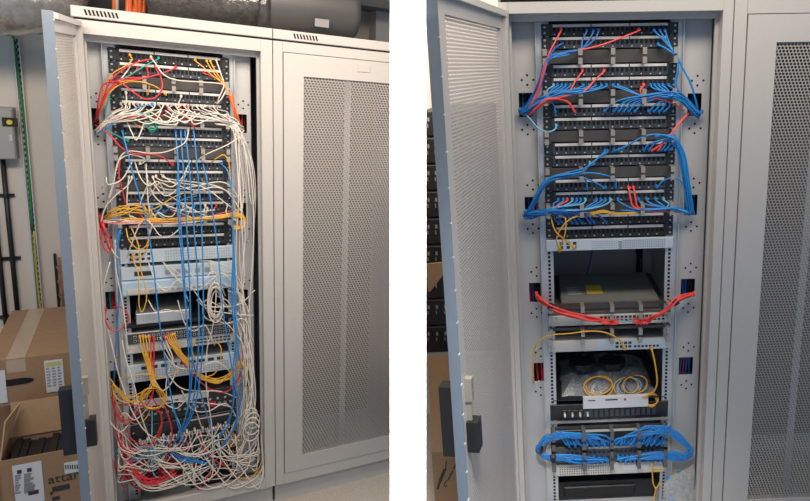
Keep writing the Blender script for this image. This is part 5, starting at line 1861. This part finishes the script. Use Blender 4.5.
def flap(pts, nm='flap', m=None):
    mb = MB()
    mb.slab(*pts, .005)
    return part(t, nm, mb, m or card_in)


# raised back flap, left flap
zf_ = L.px(40, 400, -.02).z
xf = L.px(15, 440, -.02).x
flap([(xf, -.025, base.z + hb), (b.x + .02, -.025, base.z + hb), (b.x + .02, -.005, zf_), (xf - .005, -.005, zf_)], 'back_flap')
flap([(a.x, -.21, base.z + hb), (a.x, -.03, base.z + hb), (a.x + .05, -.03, base.z + hb + .16), (a.x + .02, -.17, base.z + hb + .15)], 'left_flap')
# dark contents
mb = MB()
for k in range(9):
    xx = a.x + .03 + k * (w - .08) / 9
    mb = MB()
    mb.box(xx, xx + (w - .08) / 9 - .002, -.2 + J(.01), -.03, base.z + .01, base.z + hb - .018 + J(.012), .003)
    solo(L, 'equipment_part', mb, black, 'black boxed part in the open lower box, %s from the left' % ('first', 'second', 'third', 'fourth', 'fifth', 'sixth', 'seventh', 'eighth', 'ninth')[k], 'spare part', 'black parts in the open box')
# label and print on the front
YB = -.22
p, q = L.px(12, 466, YB), L.px(45, 500, YB)
lw = q.x - p.x
lbx = part(t, 'label', bx(p.x - a.x, q.x - a.x, -.003, -.001, q.z - base.z, p.z - base.z), paper, label='large white shipping label')


def fr(xa, ya, xb, yb, y=YB - .0035):
    p_, q_ = L.px(xa, ya, YB), L.px(xb, yb, YB)
    return [Vector((p_.x, y, q_.z)), Vector((q_.x, y, q_.z)), Vector((q_.x, y, p_.z)), Vector((p_.x, y, p_.z))]


pm = MB()
for (xa, ya, xb, yb) in ((17, 470, 22, 473), (27, 468, 32, 471), (28, 491, 39, 493)):
    pm.add(fr(xa, ya, xb, yb), [(0, 1, 2, 3)])
part(lbx, 'print', pm, ink)
pm = MB()
for k in range(8):
    y = 475 + k * 2.4
    pm.add(fr(15, y, 20 + J(1.5), y + .9), [(0, 1, 2, 3)])
    pm.add(fr(24, y - 1.5, 33 + J(3), y - .6), [(0, 1, 2, 3)])
part(lbx, 'small_print', pm, MATS['print_grey'])
p, q = L.px(64, 463, YB), L.px(84, 470, YB)
st = part(t, 'sticker', bx(p.x - a.x, q.x - a.x, -.003, -.001, q.z - base.z, p.z - base.z), paper)
pm = MB()
for k in range(8):
    pm.add(fr(65 + k * 2.3, 464.5, 66.6 + k * 2.3, 468.5), [(0, 1, 2, 3)])
part(st, 'print', pm, ink)
p = L.px(48, 484, YB)
text_part(t, 'lettering', 'attan', (p.x, YB - .002, p.z), (1, 0, 0), (0, 0, 1), .057, ink)
pm = MB()
for (xa, ya, xb, yb) in ((52, 487, 70, 488.2), (50, 492, 53, 494), (52, 497, 60, 499), (82, 482, 86, 500)):
    pm.add(fr(xa, ya, xb, yb, YB - .002), [(0, 1, 2, 3)])
part(t, 'small_print', pm, ink)
# carton under the upper one
a2 = L.px(-14, 410, .36)
b2 = L.px(75, 400, .36)
mb = MB()
t2, T2, bx2 = carton(L, 'cardboard_box', 'cardboard box supporting the taped box, behind the open one', (a2.x - .05, .34, lz['floor']), 0.0, b2.x - a2.x + .05, .42, BASE_TOP - .006 - lz['floor'])

# ------------------------------------------------------------------ surroundings of the tidy cabinet
XD = rx['inL'] - .08                             # things stand left of the cabinet, behind its open door


def back(x, y, Y):
    return R.px(x, y, Y)


# black stacked parts trays, rows of pale dots
za, zc = back(436, 110, .25), back(436, 356, .25)
n = 9
rows = [110 + k * 27 for k in range(10)]
for k in range(9):
    A, B = back(424, rows[k], .25), back(452, rows[k + 1], .25)
    t = thing(R, 'parts_tray', 'black ribbed tray behind the open tidy door, %s from the top' % ('first', 'second', 'third', 'fourth', 'fifth', 'sixth', 'seventh', 'eighth', 'ninth')[k], 'tray', ((A.x + B.x) / 2, .25, B.z), 'stacked black trays')
    f = MB()
    f.box(A.x, XD - .02, .25, .7, B.z + .003, A.z - .003, .006)
    part(t, 'body', f, black)
    f = MB()
    for j in range(9):
        xx = A.x + (XD - .02 - A.x) * (j + .5) / 9
        f.box(xx - .004, xx + .004, .2465, .25, A.z - .045, A.z - .030)
        f.box(xx - .006, xx - .002, .2465, .25, A.z - .070, A.z - .055)
    part(t, 'ribs', f, steel, stuff=True)
zf = back(436, 354, .25).z
f = MB()
# cartons
A, B = back(424, 357, .05), back(462, 357, .05)
t, T, bx = carton(R, 'cardboard_box', 'large open brown cardboard box at the lower left of the tidy cabinet', (A.x, .05, FLOOR_R), 0.0, XD - .02 - A.x, .17, back(430, 452, .05).z - FLOOR_R, closed=False)
top = back(430, 452, .05).z
mb = MB()
mb.slab((A.x, .05, top), (XD - .02, .05, top), (XD - .03, .14, back(430, 356, .14).z), (A.x, .14, back(430, 356, .14).z), .005)
part(t, 'raised_flap', mb, card_in)
pm = MB()
for (xa, ya, xb, yb, wd2) in ((437.5, 489, 440, 481, .010), (440, 481, 445, 469, .014), (445, 487, 444.5, 483, .005), (445, 483, 447, 480, .005), (445.5, 487, 447, 485, .005),
                              (448, 480, 449.5, 477, .006), (450, 477, 451, 473, .006), (451.5, 474, 453, 470, .006), (445.5, 470, 446.5, 461, .005), (453.5, 469, 455.5, 464, .006)):
    p_, q_ = back(xa, ya, .05), back(xb, yb, .05)
    dv = (q_ - p_).normalized()
    sd = Vector((dv.z, 0, -dv.x)) * wd2 / 2
    pm.add([Vector((v.x, .0485, v.z)) for v in (p_ - sd, p_ + sd, q_ + sd, q_ - sd)], [(0, 1, 2, 3)])
part(t, 'printed_marks', pm, ink)
A = back(424, 268, .05)
B = back(424, 296, .05)
mb = MB()
mb.prism([(A.x, .10, A.z), (back(453, 268, .05).x, .10, A.z + .01), (back(428, 292, .05).x, .10, B.z), (A.x, .10, B.z)], (0, .006, 0))
solo(R, 'cardboard_flap', mb, card_in, 'loose tan cardboard flap wedged against the black trays', 'cardboard')

# plastic bag with yellow leads hanging at the lower right plate
pts = [(664, 482), (693, 464), (698, 485), (696, 503), (668, 503)]
mb = MB()
vs, fs = [], []
nx, ny = 9, 9
for s in (0, 1):
    for j in range(ny + 1):
        for i in range(nx + 1):
            fx, fy = i / nx, j / ny
            top_ = Vector((664 + 30 * fx, 482 - 18 * fx, 0))
            bot_ = Vector((662 + 36 * fx, 512 - 4 * fx, 0))
            q = top_.lerp(bot_, fy)
            off = .03 + (s * 2 - 1) * .018 * math.sin(math.pi * fx) ** .5 * math.sin(math.pi * (.1 + .9 * fy)) ** .5 + J(.006)
            vs.append(R.px(q.x, q.y, -off))
n1 = (nx + 1) * (ny + 1)
for s in (0, 1):
    for j in range(ny):
        for i in range(nx):
            k0 = s * n1 + j * (nx + 1) + i
            fs.append((k0, k0 + 1, k0 + nx + 2, k0 + nx + 1))
mb.add(vs, fs)
solo(R, 'plastic_bag', mb, sheet, 'clear plastic bag of yellow fibre leads at the lower right plate', 'plastic bag')
for k, p in enumerate(([(668, 478), (676, 474), (685, 471), (690, 474), (688, 482)], [(672, 497), (682, 490), (688, 480), (690, 472)], [(672, 495), (685, 499), (694, 494), (702, 472)])):
    cable(R, [(x, y, .03) for (x, y) in p], 'yellow', ('yellow fibre lead at the top of the plastic bag', 'yellow fibre lead standing upright inside the plastic bag', 'yellow fibre lead bowing out of the plastic bag')[k], r=.0024, plug0=False)
for k, (x, y) in enumerate(((669, 478), (680, 473), (672, 497))):
    c = R.px(x, y, -.03)
    mb = MB()
    mb.box(c.x - .012, c.x + .012, c.y - .006, c.y + .006, c.z - .005, c.z + .005, .002)
    solo(R, 'fibre_plug', mb, CABLE['blue'], ('blue fibre plug at the left edge of the plastic bag', 'blue fibre plug near the top of the plastic bag', 'blue fibre plug at the bottom of the plastic bag')[k], 'plug')
